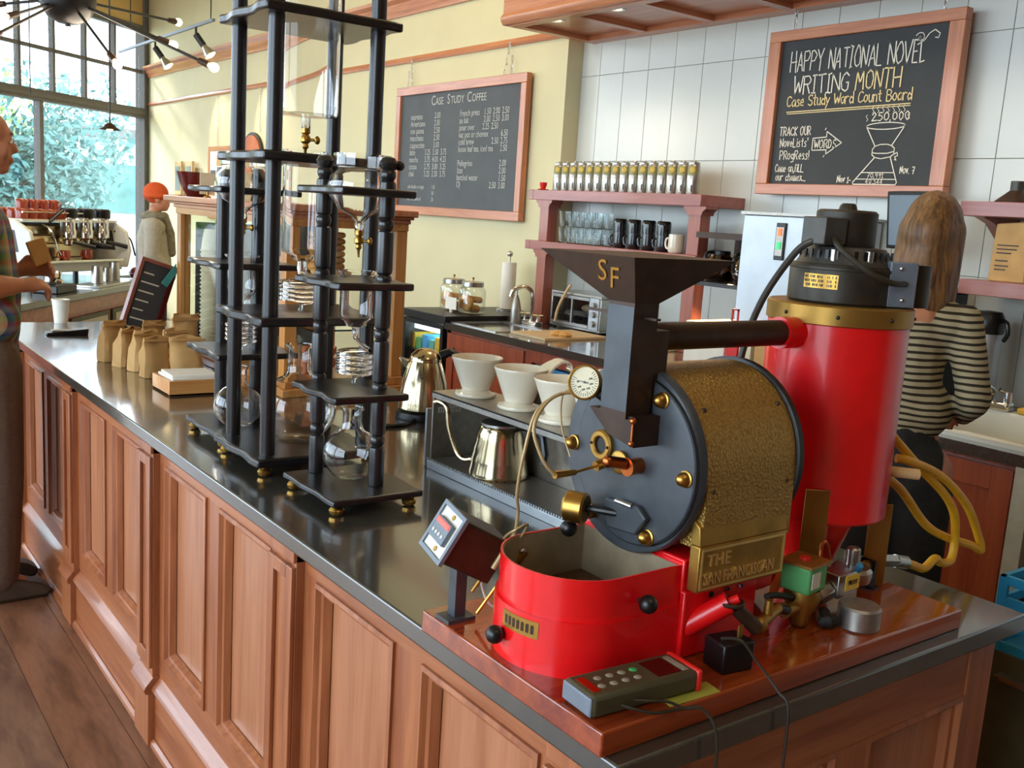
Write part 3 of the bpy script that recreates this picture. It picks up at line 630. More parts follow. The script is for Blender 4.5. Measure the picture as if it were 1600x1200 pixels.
# exhaust pipe to the cyclone
pz = 1.445
part(R_, 'exhaust_pipe', MB().cyl((.995, 1.05, pz), (1.37, 1.055, pz), .0215, n=24), 'brown_metal')
CX, CY = 1.5, 1.055
cyb = part(R_, 'cyclone_body', MB().lathe([(.07, 1.120), (.117, 1.122), (.12, 1.126), (.12, 1.468)], (CX, CY, 0), 56).cyl((1.34, 1.055, pz), (1.42, 1.055, pz), .027, n=24), 'roaster_red')
part(cyb, 'cyclone_cone', MB().lathe([(.03, .99), (.036, 1.0), (.08, 1.122)], (CX - .01, CY, 0), 32), 'roaster_red')
bnd = part(cyb, 'gold_band', MB().lathe([(.121, 1.462), (.1245, 1.464), (.1245, 1.493), (.121, 1.496), (.0, 1.496)], (CX, CY, 0), 56), 'gold_paint')
for a in (3.0, 3.75, 4.5, 5.3): part(bnd, 'screw', MB().sph((CX + .1245 * math.cos(a), CY + .1245 * math.sin(a), 1.478), .0035, 8, 6), 'black_metal')
for (x, y, a, zt_) in ((1.398, .982, -.62, 1.185), (1.578, .972, -.62, 1.14), (1.55, 1.15, 2.4, 1.13)):
    part(cyb, 'cyclone_leg', MB().cbox(0, 0, (ZB + zt_) / 2, .042, .004, zt_ - ZB).xf(Matrix.Translation((x, y, 0)) @ Matrix.Rotation(a, 4, 'Z')), 'leg_gold', bevel=.0015)
part(cyb, 'side_nipple', MB().cyl((1.585, .975, 1.20), (1.63, .94, 1.197), .010, n=14), 'cream_wood')
mo = part(R_, 'blower_motor', MB().lathe([(.088, 1.496), (.092, 1.50), (.092, 1.556), (.088, 1.563), (.06, 1.566)], (CX, CY, 0), 40), 'motor_dark')
fin = MB().lathe([(.084, 1.562), (.066, 1.592), (.05, 1.594)], (CX, CY, 0), 36)
part(mo, 'vent_ring', fin, 'motor_grey')
for k in range(30):
    a = 2 * PI * k / 30
    if k % 6 == 0: continue
    part(mo, 'vent_slot', MB().cbox(.0765, 0, 1.577, .003, .006, .020).xf(Matrix.Translation((CX, CY, 0)) @ Matrix.Rotation(a, 4, 'Z')), 'black_plastic')
for a in (3.5, 4.3, 5.4, 1.0): part(mo, 'motor_bolt', MB().cyl((CX + .073 * math.cos(a), CY + .073 * math.sin(a), 1.565), (CX + .073 * math.cos(a), CY + .073 * math.sin(a), 1.588), .007, n=12), 'steel')
part(mo, 'upper_motor', MB().lathe([(.05, 1.592), (.052, 1.596), (.052, 1.652), (.047, 1.656), (.016, 1.657), (.014, 1.664), (.01, 1.668)], (CX + .005, CY + .01, 0), 36), 'motor_dark')
part(mo, 'rating_plate', MB().lathe([(.0922, 1.553), (.0932, 1.554), (.0932, 1.558), (.0922, 1.559)], (CX, CY, 0), 60, caps=False), 'motor_dark')
pl_ = MB(); n = 14
for k in range(n):
    a0 = 3.02 + .66 * k / n; a1 = 3.02 + .66 * (k + 1) / n
    pl_.add([(CX + .0936 * math.cos(a), CY + .0936 * math.sin(a), z) for a in (a0, a1) for z in (1.522, 1.546)], [(0, 2, 3, 1)])
part(mo, 'name_plate', pl_, 'brass')
mk = MB()
for k in range(22):
    if k in (14, 15, 20): continue
    a0 = 3.04 + .028 * k; a1 = a0 + .014 + .008 * (k % 3 == 0)
    for zz in (1.525, 1.532, 1.539):
        if (k * 7 + round(zz * 1000)) % 5: mk.add([(CX + .0939 * math.cos(a), CY + .0939 * math.sin(a), z) for a in (a0, a1) for z in (zz, zz + .0045)], [(0, 2, 3, 1)])
part(mo, 'plate_print', mk, 'black_plastic')
jb = part(mo, 'junction_box', MB().cbox(0, 0, 0, .052, .052, .046).xf(Matrix.Translation((1.432, 1.055, 1.618)) @ Matrix.Rotation(-.1, 4, 'Z')), 'motor_grey', bevel=.002)
part(jb, 'box_arm', MB().box(1.44, 1.48, 1.035, 1.075, 1.602, 1.636), 'motor_dark')
sb = part(mo, 'capacitor_box', MB().cbox(0, 0, 0, .048, .05, .076).xf(Matrix.Translation((1.532, .970, 1.536)) @ Matrix.Rotation(-.6, 4, 'Z')), 'grey_paint', bevel=.002)
part(sb, 'capacitor', MB().cyl((1.582, .982, 1.497), (1.582, .982, 1.57), .038, n=24), 'motor_dark')
part(sb, 'cable', MB().tube([(1.428, 1.035, 1.61), (1.42, 1.01, 1.59), (1.44, .965, 1.555), (1.475, .945, 1.54), (1.518, .946, 1.538)], .005, 10, 6), 'cable')
for dx, dz in ((-.02, .03), (.0, -.032)): part(sb, 'screw', MB().sph((1.517 + dx * .3, .948 - dx * .2, 1.538 + dz * .85), .0035, 8, 6), 'chrome')
part(jb, 'conduit', MB().tube([(1.41, 1.06, 1.60), (1.395, 1.08, 1.58), (1.355, 1.10, 1.51), (1.33, 1.11, 1.44), (1.32, 1.12, 1.35), (1.32, 1.13, 1.28)], .0062, 10, 6), 'motor_grey')
# red base with burner
rb = part(R_, 'base_box', MB().box(1.03, 1.19, .925, 1.175, ZB, 1.088).box(1.03, 1.235, .932, 1.17, 1.06, 1.135), 'roaster_red', bevel=.003)
part(rb, 'base_drum', MB().cyl((1.19, 1.06, 1.055), (1.335, 1.06, 1.055), .062, n=32), 'roaster_red')
for x in (1.085, 1.12, 1.15): part(rb, 'slot', MB().cyl((x, .9255, 1.076 + (x - 1.085) * .05), (x, .9235, 1.076), .005, n=10), 'black_plastic')
pq = part(R_, 'name_plaque', MB().box(1.03, 1.222, .905, .925, 1.093, 1.162).prism([(.925, 1.162), (.905, 1.162), (.909, 1.19), (.925, 1.20)], 'x', 1.03, 1.222), 'brass_dull', bevel=.002)
part(pq, 'plaque_border', MB().box(1.034, 1.218, .9035, .905, 1.155, 1.159).box(1.034, 1.218, .9035, .905, 1.097, 1.100).box(1.034, 1.037, .9035, .905, 1.10, 1.155).box(1.215, 1.218, .9035, .905, 1.10, 1.155), 'brass_light')
lt = MB(); text(lt, 'THE', .027, (1.046, .9046, 1.131), (1, 0, 0), (0, 0, 1), 1.0, depth=.002)
text(lt, 'SAN FRANCISCAN', .026, (1.042, .9046, 1.104), (1, 0, 0), (0, 0, 1), .72, depth=.002)
part(pq, 'lettering', lt, 'brass_light')
ve = part(rb, 'venturi', MB().cyl((1.04, .945, 1.02), (1.092, .895, 1.073), .0165, n=20).cyl((1.092, .895, 1.073), (1.102, .886, 1.08), .007, n=12), 'roaster_red')
part(ve, 'air_shutter', MB().torus((1.094, .893, 1.073), .017, .0035, 'z', 24, 8).cyl((1.10, .89, 1.065), (1.132, .872, 1.033), .010, .012, 14), 'brown_metal')
part(ve, 'gas_cock', MB().cyl((1.132, .872, 1.036), (1.20, .89, 1.045), .009, n=12).cyl((1.165, .88, 1.035), (1.165, .88, 1.068), .008, .006, 12).sph((1.14, .874, 1.036), .013, 12, 8), 'brass_dull')
# cooling tray
def dshape(rx, ry, xs, xe, n=20):
    pts = [(xe, YC - .005 - ry), (xs, YC - .005 - ry)]
    for k in range(1, n): a = -PI / 2 - PI * k / n; pts.append((xs + rx * math.cos(a), YC - .005 + ry * math.sin(a)))
    return pts + [(xs, YC - .005 + ry), (xe, YC - .005 + ry)]
def dwall(o, i, z0, z1):
    mb = MB(); mb.rings([[Vector((*p, z0)) for p in o], [Vector((*p, z1)) for p in o], [Vector((*p, z1)) for p in i], [Vector((*p, z0)) for p in i]], caps=False, closed=True); return mb
o1 = dshape(.098, .109, .908, 1.03); i1 = dshape(.095, .106, .908, 1.027)
ct = part(R_, 'cooling_tray', dwall(o1, i1, 1.055, 1.127), 'roaster_red', angle=40)
o2 = dshape(.104, .113, .908, 1.03); i2 = dshape(.096, .106, .908, 1.027)
part(ct, 'tray_base', dwall(o2, i2, ZB, 1.066), 'roaster_red', angle=40)
part(ct, 'tray_liner', dwall(dshape(.0945, .1055, .908, 1.0265), dshape(.0935, .1045, .908, 1.0255), 1.05, 1.1255), 'tray_inner')
part(ct, 'tray_floor', MB().prism(dshape(.094, .105, .908, 1.026), 'z', 1.045, 1.05), 'perforated')
for p, q in (((.948, .917, 1.089), (.948, .935, 1.089)), ((.793, 1.062, 1.020), (.81, 1.06, 1.020))):
    k_ = part(ct, 'tray_knob', MB().sph(p, .0135, 18, 12), 'black_plastic'); part(k_, 'stud', MB().cyl(p, q, .004, n=8), 'black_metal')
part(ct, 'inner_screw', MB().sph((.90, 1.148, 1.10), .006, 10, 8), 'steel')
lb = MB(); n = 8; fr = lambda a, k=1.006: (.908 + .104 * k * math.cos(a), YC - .005 + .113 * k * math.sin(a))
for k in range(n):
    a0 = PI - .14 + .62 * k / n; a1 = PI - .14 + .62 * (k + 1) / n
    lb.add([(*fr(a), z) for a in (a0, a1) for z in (1.034, 1.059)], [(0, 2, 3, 1)])
part(ct, 'label_plate', lb, 'brass_dull')
lb = MB()
for k in range(7):
    a0 = PI - .08 + .075 * k; lb.add([(*fr(a, 1.01), z) for a in (a0, a0 + .045) for z in (1.040, 1.053)], [(0, 2, 3, 1)])
part(ct, 'label_print', lb, 'brown_metal')

# gas valve train
gt = thing('gas_valve_train', 'brass gas valves with green solenoid and steel regulator on the board', 'gas valve', (1.36, .92, ZB))
s = part(gt, 'solenoid', MB().cbox(0, 0, 1.072, .058, .052, .044).xf(Matrix.Translation((1.295, .918, 0)) @ Matrix.Rotation(.15, 4, 'Z')), 'green_plastic', bevel=.004)
part(s, 'solenoid_plate', MB().cbox(0, 0, 1.0965, .064, .058, .005).xf(Matrix.Translation((1.295, .918, 0)) @ Matrix.Rotation(.15, 4, 'Z')), 'brass_dull'); part(s, 'red_cap', MB().cyl((1.295, .918, 1.098), (1.295, .918, 1.103), .009, n=14), 'red_plastic')
part(s, 'solenoid_label', MB().cbox(-.008, -.0265, 1.072, .026, .001, .026).xf(Matrix.Translation((1.295, .918, 0)) @ Matrix.Rotation(.15, 4, 'Z')), 'white_plastic')
part(gt, 'valve_body', MB().lathe([(.012, .987), (.018, .995), (.02, 1.01), (.026, 1.02), (.03, 1.038), (.028, 1.05)], (1.30, .92, 0), 16).cyl((1.25, .915, 1.022), (1.35, .925, 1.024), .013, n=14), 'brass_dull')
part(gt, 'supply_tube', MB().tube([(1.20, .889, 1.045), (1.225, .893, 1.035), (1.255, .912, 1.024)], .007, 10, 4), 'rubber'); part(gt, 'supply_tube', MB().tube([(1.19, .905, 1.06), (1.22, .91, 1.055), (1.27, .915, 1.04)], .005, 10, 4), 'rubber')
part(gt, 'union', MB().cyl((1.345, .925, 1.024), (1.375, .925, 1.03), .017, n=6).cbox(1.40, .925, 1.04, .05, .04, .04), 'steel', bevel=.002)
part(gt, 'pilot_tube', MB().tube([(1.355, .93, 1.05), (1.365, .94, 1.10), (1.385, .945, 1.105), (1.395, .94, 1.07)], .003, 8, 5), 'copper')
part(gt, 'pilot_tag', MB().cbox(1.392, .892, 1.052, .038, .002, .026), 'yellow_tag', bevel=.001); part(gt, 'tag_print', text(MB(), 'PILOT', .011, (1.379, .8905, 1.049), (1, 0, 0), (0, 0, 1), .85), 'black_plastic')
rg = part(gt, 'regulator', MB().lathe([(.014, 1.02), (.032, 1.022), (.035, 1.034), (.035, 1.042), (.03, 1.048), (.012, 1.05), (.012, 1.078), (.009, 1.081)], (1.475, .95, 0), 24), 'steel'); part(rg, 'vent_plug', MB().cyl((1.455, .925, 1.05), (1.452, .92, 1.062), .006, n=10), 'blue_pack')
part(gt, 'pressure_gauge', MB().lathe([(.031, ZB), (.034, .988), (.034, 1.020), (.031, 1.024), (.0, 1.0245)], (1.385, .868, 0), 30), 'brushed')
part(gt, 'elbow', MB().tube([(1.35, .91, 1.0), (1.325, .89, .998), (1.345, .885, .997)], .011, 10, 3), 'rubber')
part(gt, 'inlet_pipe', MB().cyl((1.50, .955, 1.03), (1.62, .99, 1.025), .010, n=12), 'brass_dull'); part(gt, 'bracket', MB().box(1.555, 1.56, .955, .985, ZB, 1.04).box(1.545, 1.575, .955, .985, ZB, ZB + .004), 'black_metal')
hs = thing('gas_hose', 'yellow corrugated gas hose looping over the counter edge', 'hose', (1.8, 1.0, ZC))
part(hs, 'hose', MB().tube([(1.70, .985, 1.005), (1.735, .985, .993), (1.765, .98, .984), (1.80, .98, .998), (1.825, .98, .985), (1.86, .98, .985), (1.875, .985, 1.02), (1.85, .98, 1.08), (1.80, .98, 1.13), (1.71, .985, 1.19), (1.64, .99, 1.24), (1.61, 1.0, 1.265), (1.60, 1.0, 1.24), (1.62, 1.01, 1.19), (1.70, 1.01, 1.14), (1.80, 1.01, 1.06), (1.87, 1.0, 1.025), (1.95, .99, 1.0), (1.985, .985, .985), (1.965, .985, 1.02), (1.88, .975, 1.10), (1.77, .975, 1.17), (1.66, .98, 1.21), (1.635, .99, 1.215)], .0085, 10, 7), 'yellow_hose')
part(hs, 'fitting', MB().cyl((1.62, .99, 1.02), (1.67, .987, 1.012), .013, n=6).cyl((1.67, .987, 1.012), (1.705, .985, 1.004), .0125, n=14), 'steel')

# temperature controller on a stand
tc_ = thing('temperature_controller', 'black box temperature controller with tilted display on a metal post', 'controller', (.825, 1.205, ZB))
TM = Matrix.Translation((.792, 1.205, 1.128)) @ Matrix.Rotation(-.12, 4, 'Z') @ Matrix.Rotation(.50, 4, 'Y') @ Matrix.Rotation(.12, 4, 'X') @ Matrix.Scale(.82, 4)
part(tc_, 'post', MB().box(.812, .832, 1.195, 1.215, ZB + .004, 1.08).box(.795, .845, 1.185, 1.222, ZB, ZB + .006), 'gun_metal')
bx_ = part(tc_, 'housing', MB().box(0, .115, -.045, .045, -.045, .045).xf(TM), 'brown_metal', bevel=.004)
part(bx_, 'bezel', MB().box(-.006, .002, -.05, .05, .042, .05).box(-.006, .002, -.05, .05, -.05, -.042).box(-.006, .002, -.05, -.042, -.042, .042).box(-.006, .002, .042, .05, -.042, .042).xf(TM), 'grey_paint')
fc = part(bx_, 'front_panel', MB().box(-.002, .001, -.042, .042, -.042, .042).xf(TM), 'white_plastic')
part(bx_, 'display_unit', MB().box(-.012, -.002, -.03, .032, -.020, .022).xf(TM), 'grey_paint', bevel=.001)
part(bx_, 'red_display', MB().box(-.0135, -.0118, -.026, .028, .010, .019).xf(TM), 'led_red')
for k in range(4): part(bx_, 'button', MB().sph((-.0125, -.018 + .013 * k, -.006), (.002, .0038, .0045), 10, 6).xf(TM), 'white_plastic')
for z in (.033, -.033): part(bx_, 'screw', MB().cyl((-.004, -.005, z), (-.002, -.005, z), .005, n=10).xf(TM), 'brass_dull')
part(tc_, 'probe_plug', MB().cyl((.905, 1.15, 1.10), (.875, 1.16, 1.058), .0085, .0095, 10).cyl((.875, 1.16, 1.058), (.84, 1.175, 1.0), .0028, n=8), 'brass')
part(tc_, 'probe_plug', MB().cyl((.878, 1.165, 1.105), (.858, 1.172, 1.075), .009, .009, 10).cyl((.858, 1.172, 1.075), (.832, 1.18, 1.035), .0028, n=8), 'brass_dull')
part(tc_, 'wire', MB().tube([(.858, 1.17, 1.08), (.87, 1.16, 1.12), (.878, 1.14, 1.14), (.90, 1.14, 1.145), (.895, 1.15, 1.12)], .002, 6, 6), 'cable_tan'); part(tc_, 'wire', MB().tube([(.85, 1.19, 1.06), (.865, 1.18, 1.01), (.90, 1.16, 1.0), (.92, 1.165, 1.03)], .002, 6, 6), 'white_plastic')

# handheld meter, its note and the adapter
md = thing('handheld_meter', 'olive handheld digital thermometer with green button lying on the board', 'meter', (.9, .89, ZB), .0)
HM = Matrix.Translation((.895, .878, ZB + .001)) @ Matrix.Rotation(-.07, 4, 'Z')
hb = part(md, 'body', MB().box(-.095, .085, -.033, .033, 0, .030).xf(HM), 'olive', bevel=.006); part(hb, 'end_cap', MB().box(-.0975, -.093, -.031, .031, .002, .028).xf(HM), 'grey_paint', bevel=.003)
part(hb, 'red_bumper', MB().box(.083, .092, -.034, .034, 0, .031).xf(HM), 'red_plastic', bevel=.003); part(hb, 'display', MB().box(.022, .062, -.022, .022, .0298, .0306).xf(HM), 'lcd'); part(hb, 'display_strip', MB().box(.066, .076, -.022, .022, .0298, .0306).xf(HM), 'button')
for i, x in enumerate((.004, -.016, -.036, -.056)):
    for j, y in enumerate((.016, -.004)): part(hb, 'button', MB().sph((x - .008 * j, y - .006, .030), (.0065, .0055, .0016), 10, 6).xf(HM), 'button_green' if (i, j) == (0, 0) else 'button')
part(hb, 'brand_plate', MB().box(-.085, -.072, -.02, .02, .0298, .0304).xf(HM), 'copper')
for y0, pts in ((0, [(-.05, -.035, .012), (-.04, -.046, .010), (-.01, -.058, .003), (.03, -.062, .002)]), (1, [(-.03, -.035, .014), (-.01, -.046, .014), (.015, -.052, .010), (.035, -.064, .002)])):
    w_ = [tuple(HM @ Vector(p)) for p in pts] + [(.945, .80, .987), (.958, .783, .955), (.965, .783, .85), (.968, .785, .70)]
    part(md, 'sensor_cable', MB().tube(w_, .0022, 6, 6), 'cable')
solo('paper_note', MB().prism([(.915, .828), (1.008, .8245), (1.012, .855), (.92, .858)], 'z', ZB, ZB + .0008), 'note', 'yellow-green paper note under the handheld meter', 'note')
ad = thing('power_adapter', 'black cube power adapter with a thin cable beside the red roaster base', 'adapter', (1.07, .872, ZB))
part(ad, 'body', MB().cbox(0, 0, ZB + .022, .056, .046, .044).xf(Matrix.Translation((1.078, .875, 0)) @ Matrix.Rotation(-.15, 4, 'Z')), 'black_plastic', bevel=.003)
part(ad, 'prong', MB().box(1.088, 1.097, .868, .871, ZB + .04, ZB + .062), 'brass_dull')
part(ad, 'cable', MB().tube([(1.062, .878, 1.03), (1.075, .852, 1.034), (1.09, .835, 1.008), (1.10, .818, .988), (1.105, .80, .97), (1.108, .785, .955), (1.112, .785, .88), (1.115, .787, .74)], .0022, 6, 6), 'cable')
# ================================================================== pour-over stand, kettles, drippers
ps = thing('pour_over_stand', 'stainless steel pour-over stand with drip tray behind the roaster', 'coffee stand', (1.41, 1.83, ZC))
px0, px1, py0, py1, pz1 = 1.335, 1.485, 1.525, 2.125, 1.152
part(ps, 'top_shelf', MB().box(px0, px1, py0, py1, pz1 - .006, pz1).box(px0, px0 + .003, py0, py1, pz1 - .018, pz1), 'brushed', bevel=.0015)
part(ps, 'back_panel', MB().box(px1 - .004, px1, py0, py1, ZC + .02, pz1 - .006), 'brushed')
for y in (py0 + .004, py1 - .004): part(ps, 'side_panel', MB().box(px0 + .002, px1, y - .003, y + .003, ZC + .02, pz1 - .004), 'brushed')
part(ps, 'end_leg', MB().box(px0 - .004, px0 + .012, py1 + .012, py1 + .02, ZC, pz1 - .05), 'pale_steel')
part(ps, 'tray', MB().box(px0 - .012, px1, py0, py1 - .01, ZC, ZC + .022), 'pale_steel', bevel=.0015)
part(ps, 'tray_grid', MB().box(px0 - .004, px1 - .008, py0 + .005, py1 - .018, ZC + .022, ZC + .025), 'drip_grid')
tb = MB()
for k in range(66): tb.box(px0 - .011, px0 - .004, py0 + .006 + k * .009, py0 + .0105 + k * .009, ZC + .022, ZC + .027)
part(ps, 'grid_teeth', tb, 'pale_steel', kind='stuff')
part(ps, 'lettering', text(MB(), 'melitta', .034, (px0 + .017, py1 - .0075, 1.093), (1, 0, 0), (0, 0, 1), .75), 'white_plastic')
dr = None
def dripper(handle=True):
    t = thing('pour_over_dripper', 'x', 'dripper', (0, 0, 0), 0, 'white ceramic drippers on the steel stand')
    part(t, 'cone', MB().lathe([(.012, .012), (.020, .012), (.031, .016), (.033, .02), (.056, .082), (.058, .086), (.0575, .089), (.054, .086), (.03, .03), (.012, .022)], (0, 0, 0), 36, caps=False, closed=True), 'white_ceramic', world=False, angle=60)
    part(t, 'base', MB().lathe([(.0, .0), (.044, .0), (.047, .004), (.046, .008), (.034, .011), (.03, .016), (.0, .016)], (0, 0, 0), 36, caps=False), 'white_ceramic', world=False, angle=60)
    if handle:
        mb = MB(); n = 12
        pts = [(.040, .074), (.054, .088), (.066, .098), (.082, .107), (.097, .108), (.107, .101), (.109, .092), (.105, .087)]
        hw_ = [.042, .036, .028, .022, .019, .018, .017, .016]
        rings = [[Vector((x, -hw_[i], z)), Vector((x, hw_[i], z)), Vector((x + .002, hw_[i], z - .005)), Vector((x + .002, -hw_[i], z - .005))] for i, (x, z) in enumerate(pts)]
        part(t, 'handle', mb.rings(rings), 'white_ceramic', world=False, bevel=.002, angle=60)
    return t
d0 = dripper(); d0.location = (1.415, 1.858, pz1); d0.rotation_euler = (0, 0, -.35); d0.scale = (1.13,) * 3; d0['label'] = 'white ceramic dripper second from the kettle, handle to the right'
dup(d0, (1.415, 1.70, pz1), -.4, 'white ceramic dripper behind the brass dial thermometer lead, third on the stand')
dup(d0, (1.418, 1.570, pz1), -.3, 'white ceramic dripper nearest the roaster, half hidden by its face plate')
d1 = dripper(False); d1.location = (1.405, 2.03, pz1); d1.scale = (1.13,) * 3; d1['label'] = 'round white ceramic dripper without handle at the far end of the stand'
# gooseneck kettle
gk = thing('gooseneck_kettle', 'steel gooseneck pouring kettle with rippled body on the drip tray', 'kettle', (1.40, 1.905, ZC + .025)); gk.scale = (1.13,) * 3
KP = [(.001, 0), (.062, 0), (.066, .004), (.0665, .012), (.062, .034), (.0625, .038), (.057, .058), (.0575, .062), (.052, .082), (.0525, .086), (.046, .106), (.044, .112), (.042, .114)]
part(gk, 'body', MB().lathe(KP, (0, 0, 0), 36, caps=True), 'warm_chrome', world=False)
ld = part(gk, 'lid', MB().lathe([(.043, .112), (.043, .118), (.036, .122), (.012, .125), (.0, .1255)], (0, 0, 0), 32, caps=False), 'steel', world=False)
part(ld, 'lid_knob', MB().lathe([(.004, .125), (.004, .133), (.013, .136), (.014, .145), (.008, .150), (.0, .151)], (0, 0, 0), 16, caps=False), 'black_plastic', world=False)
part(gk, 'spout', MB().tube([(-.03, .05, .03), (-.04, .075, .022), (-.045, .10, .035), (-.05, .125, .08), (-.05, .14, .125), (-.055, .165, .135), (-.06, .178, .132)], .0058, 10, 6), 'warm_chrome', world=False)
part(gk, 'handle', MB().tube([(.02, -.038, .112), (.03, -.075, .12), (.035, -.105, .105), (.035, -.115, .07), (.033, -.112, .05)], [.006, .007, .009, .0095, .009], 10), 'black_plastic', world=False)
# electric kettle
ek = thing('electric_kettle', 'chrome electric kettle with black handle behind the steel stand', 'kettle', (1.64, 2.66, ZC))
part(ek, 'power_base', MB().lathe([(.088, 0), (.09, .006), (.088, .022), (.07, .028)], (0, 0, 0), 32), 'black_plastic', world=False)
part(ek, 'body', MB().lathe([(.078, .028), (.083, .034), (.082, .06), (.072, .12), (.058, .165), (.05, .185)], (0, 0, 0), 40), 'warm_chrome', world=False)
part(ek, 'lid', MB().lathe([(.051, .185), (.051, .19), (.046, .205), (.03, .22), (.01, .226), (0, .227)], (0, 0, 0), 32, caps=False), 'warm_chrome', world=False)
part(ek, 'spout', MB().prism([(.045, .14), (.05, .185), (.085, .192), (.07, .165)], 'y', -.014, .014).xf(Matrix.Rotation(2.45, 4, 'Z')), 'warm_chrome', world=False, bevel=.003)
part(ek, 'handle', MB().tube([(.04, -.03, .205), (.06, -.045, .218), (.09, -.065, .205), (.11, -.08, .165), (.108, -.078, .11), (.09, -.066, .07), (.07, -.05, .055)], [.016, .015, .013, .012, .012, .012, .011], 10), 'black_plastic', world=False)
solo('kettle_cord', MB().tube([(1.57, 2.60, ZC + .006), (1.50, 2.56, ZC + .006), (1.42, 2.60, ZC + .006), (1.40, 2.70, ZC + .006), (1.46, 2.78, ZC + .006), (1.55, 2.76, ZC + .006)], .006, 8, 6), 'black_plastic', 'black kettle cord coiled on the counter beside the chrome kettle', 'cord')
for i, (x, y, h) in enumerate(((1.56, 2.86, .10), (1.60, 2.90, .12))):
    mb = MB().lathe([(.022, 0), (.026, .002), (.028, h), (.025, h), (.022, .004)], (x, y, ZC), 18, caps=False, closed=True)
    solo('steel_pitcher', mb, 'steel', ('shorter' if i == 0 else 'taller') + ' steel cup between the pastry case and the chrome kettle', 'cup', 'steel cups by the kettle')

# ================================================================== far half of the counter
nb = thing('napkin_box', 'open light wooden napkin box beside the kraft bags', 'box', (1.1, 3.31, ZC))
bw = MB().box(1.003, 1.195, 3.215, 3.40, ZC, ZC + .008).box(1.003, 1.195, 3.215, 3.225, ZC, ZC + .052).box(1.003, 1.195, 3.39, 3.40, ZC, ZC + .052).box(1.003, 1.013, 3.225, 3.39, ZC, ZC + .052).box(1.185, 1.195, 3.225, 3.39, ZC, ZC + .052)
part(nb, 'tray', bw, 'napkin_wood', bevel=.001)
solo('napkin_stack', MB().box(1.018, 1.18, 3.23, 3.385, ZC + .008, ZC + .058).prism([(1.02, 3.24), (1.175, 3.232), (1.178, 3.37), (1.026, 3.38)], 'z', ZC + .058, ZC + .066), 'paper', 'stack of off-white paper napkins in the wooden box', 'napkins', bevel=.002)
def bag_mesh(w, d, h, seed):
    r = random.Random(seed); j = lambda a: r.uniform(-a, a); rs = []; n = 20; ph = r.uniform(0, 6); lean = r.uniform(-.012, .012)
    for z, fw, fd, e in ((0, .94, .92, 5), (.015, 1.0, 1.0, 5), (.2, 1.03, 1.08, 4), (.42, 1.04, 1.1, 4), (.58, 1.02, .98, 4), (.72, 1.0, .62, 3.5), (.82, 1.03, .3, 4), (.885, 1.05, .2, 6), (.94, 1.05, .17, 6), (1.0, 1.04, .15, 6)):
        ring = []
        for k in range(n):
            a = 2 * PI * k / n; c, s_ = math.cos(a), math.sin(a); q = (abs(c) ** e + abs(s_) ** e) ** (-1 / e)
            wob = 1 + .035 * math.sin(3 * a + z * 9 + ph) * (0 < z < .8); top = max(0, z - .6)
            ring.append(Vector((w / 2 * fw * c * q * wob + lean * z + j(.0012), d / 2 * fd * s_ * q * wob - .05 * top + .004 * math.sin(5 * c + ph) * (z > .8) + j(.0012), z * h + (.012 * top * math.sin(4 * c + ph)) + j(.001) * (z > 0))))
        rs.append(ring)
    return MB().rings(rs)
BAGS = [(1.015, 3.985, .092, .066, .158, .35, 'kraft coffee bag farthest from the camera at the end of the row'), (1.035, 3.855, .088, .066, .15, .5, 'kraft coffee bag second from the far end of the row'),
        (1.06, 3.74, .088, .066, .152, .3, 'kraft coffee bag with rolled top in the middle of the row'), (1.07, 3.60, .1, .07, .15, .15, 'front kraft coffee bag left of the napkin box'),
        (1.175, 3.565, .11, .072, .155, -.1, 'kraft coffee bag touching the corner of the napkin box'), (1.235, 3.80, .1, .07, .205, .1, 'tall kraft coffee bag leaning on the pastry case post'),
        (1.15, 3.92, .09, .066, .165, .2, 'kraft coffee bag behind the middle of the row'), (1.175, 3.70, .09, .066, .165, .1, 'kraft coffee bag in the second row behind the front bag')]
for i, (x, y, w, d, h, a, lab) in enumerate(BAGS):
    t = thing('coffee_bag', lab, 'bag', (x, y, ZC), a, 'kraft coffee bags beside the pastry case')
    part(t, 'bag', bag_mesh(w, d, h, i), 'kraft' if i % 3 else 'kraft_dark', world=False, angle=28)
    part(t, 'tin_tie', MB().box(-w * .54, w * .54, -d * .1 - .026, -d * .1 - .016, h * .885, h * .94), 'kraft_dark', world=False, bevel=.001)
sb_ = thing('tabletop_sign', 'small tilted chalkboard price sign with red side and teal tag by the bags', 'sign', (1.235, 4.33, ZC), .0)
SM = Matrix.Translation((1.19, 4.33, ZC)) @ Matrix.Rotation(.30, 4, 'Y') @ Matrix.Rotation(.25, 4, 'Z')
part(sb_, 'slate', MB().box(-.07, .07, -.004, .004, .02, .37).xf(SM), 'slate'); part(sb_, 'frame', MB().box(-.085, -.07, -.012, .012, 0, .385).box(-.07, .07, -.012, .012, 0, .02).box(-.07, .07, -.012, .012, .37, .385).xf(SM), 'shelf_wood_z')
part(sb_, 'red_side', MB().box(.07, .09, -.014, .05, 0, .385).xf(SM), 'maroon'); part(sb_, 'teal_tag', MB().prism([(.03, .30), (.07, .40), (.085, .36), (.062, .29)], 'y', -.02, -.016).xf(SM), 'teal_paper')
sm_ = MB()
for k in range(7): sm_.box(-.055, -.055 + .05 + .05 * ((k * 3) % 4) / 4, -.0055, -.004, .32 - k * .04, .326 - k * .04)
part(sb_, 'chalk_lines', sm_.xf(SM), 'chalk')
cupm = MB().lathe([(.001, .002), (.028, .002), (.029, 0), (.030, .001), (.040, .112), (.043, .113), (.043, .117), (.039, .117), (.029, .006), (.001, .006)], (0, 0, 0), 28, caps=False)
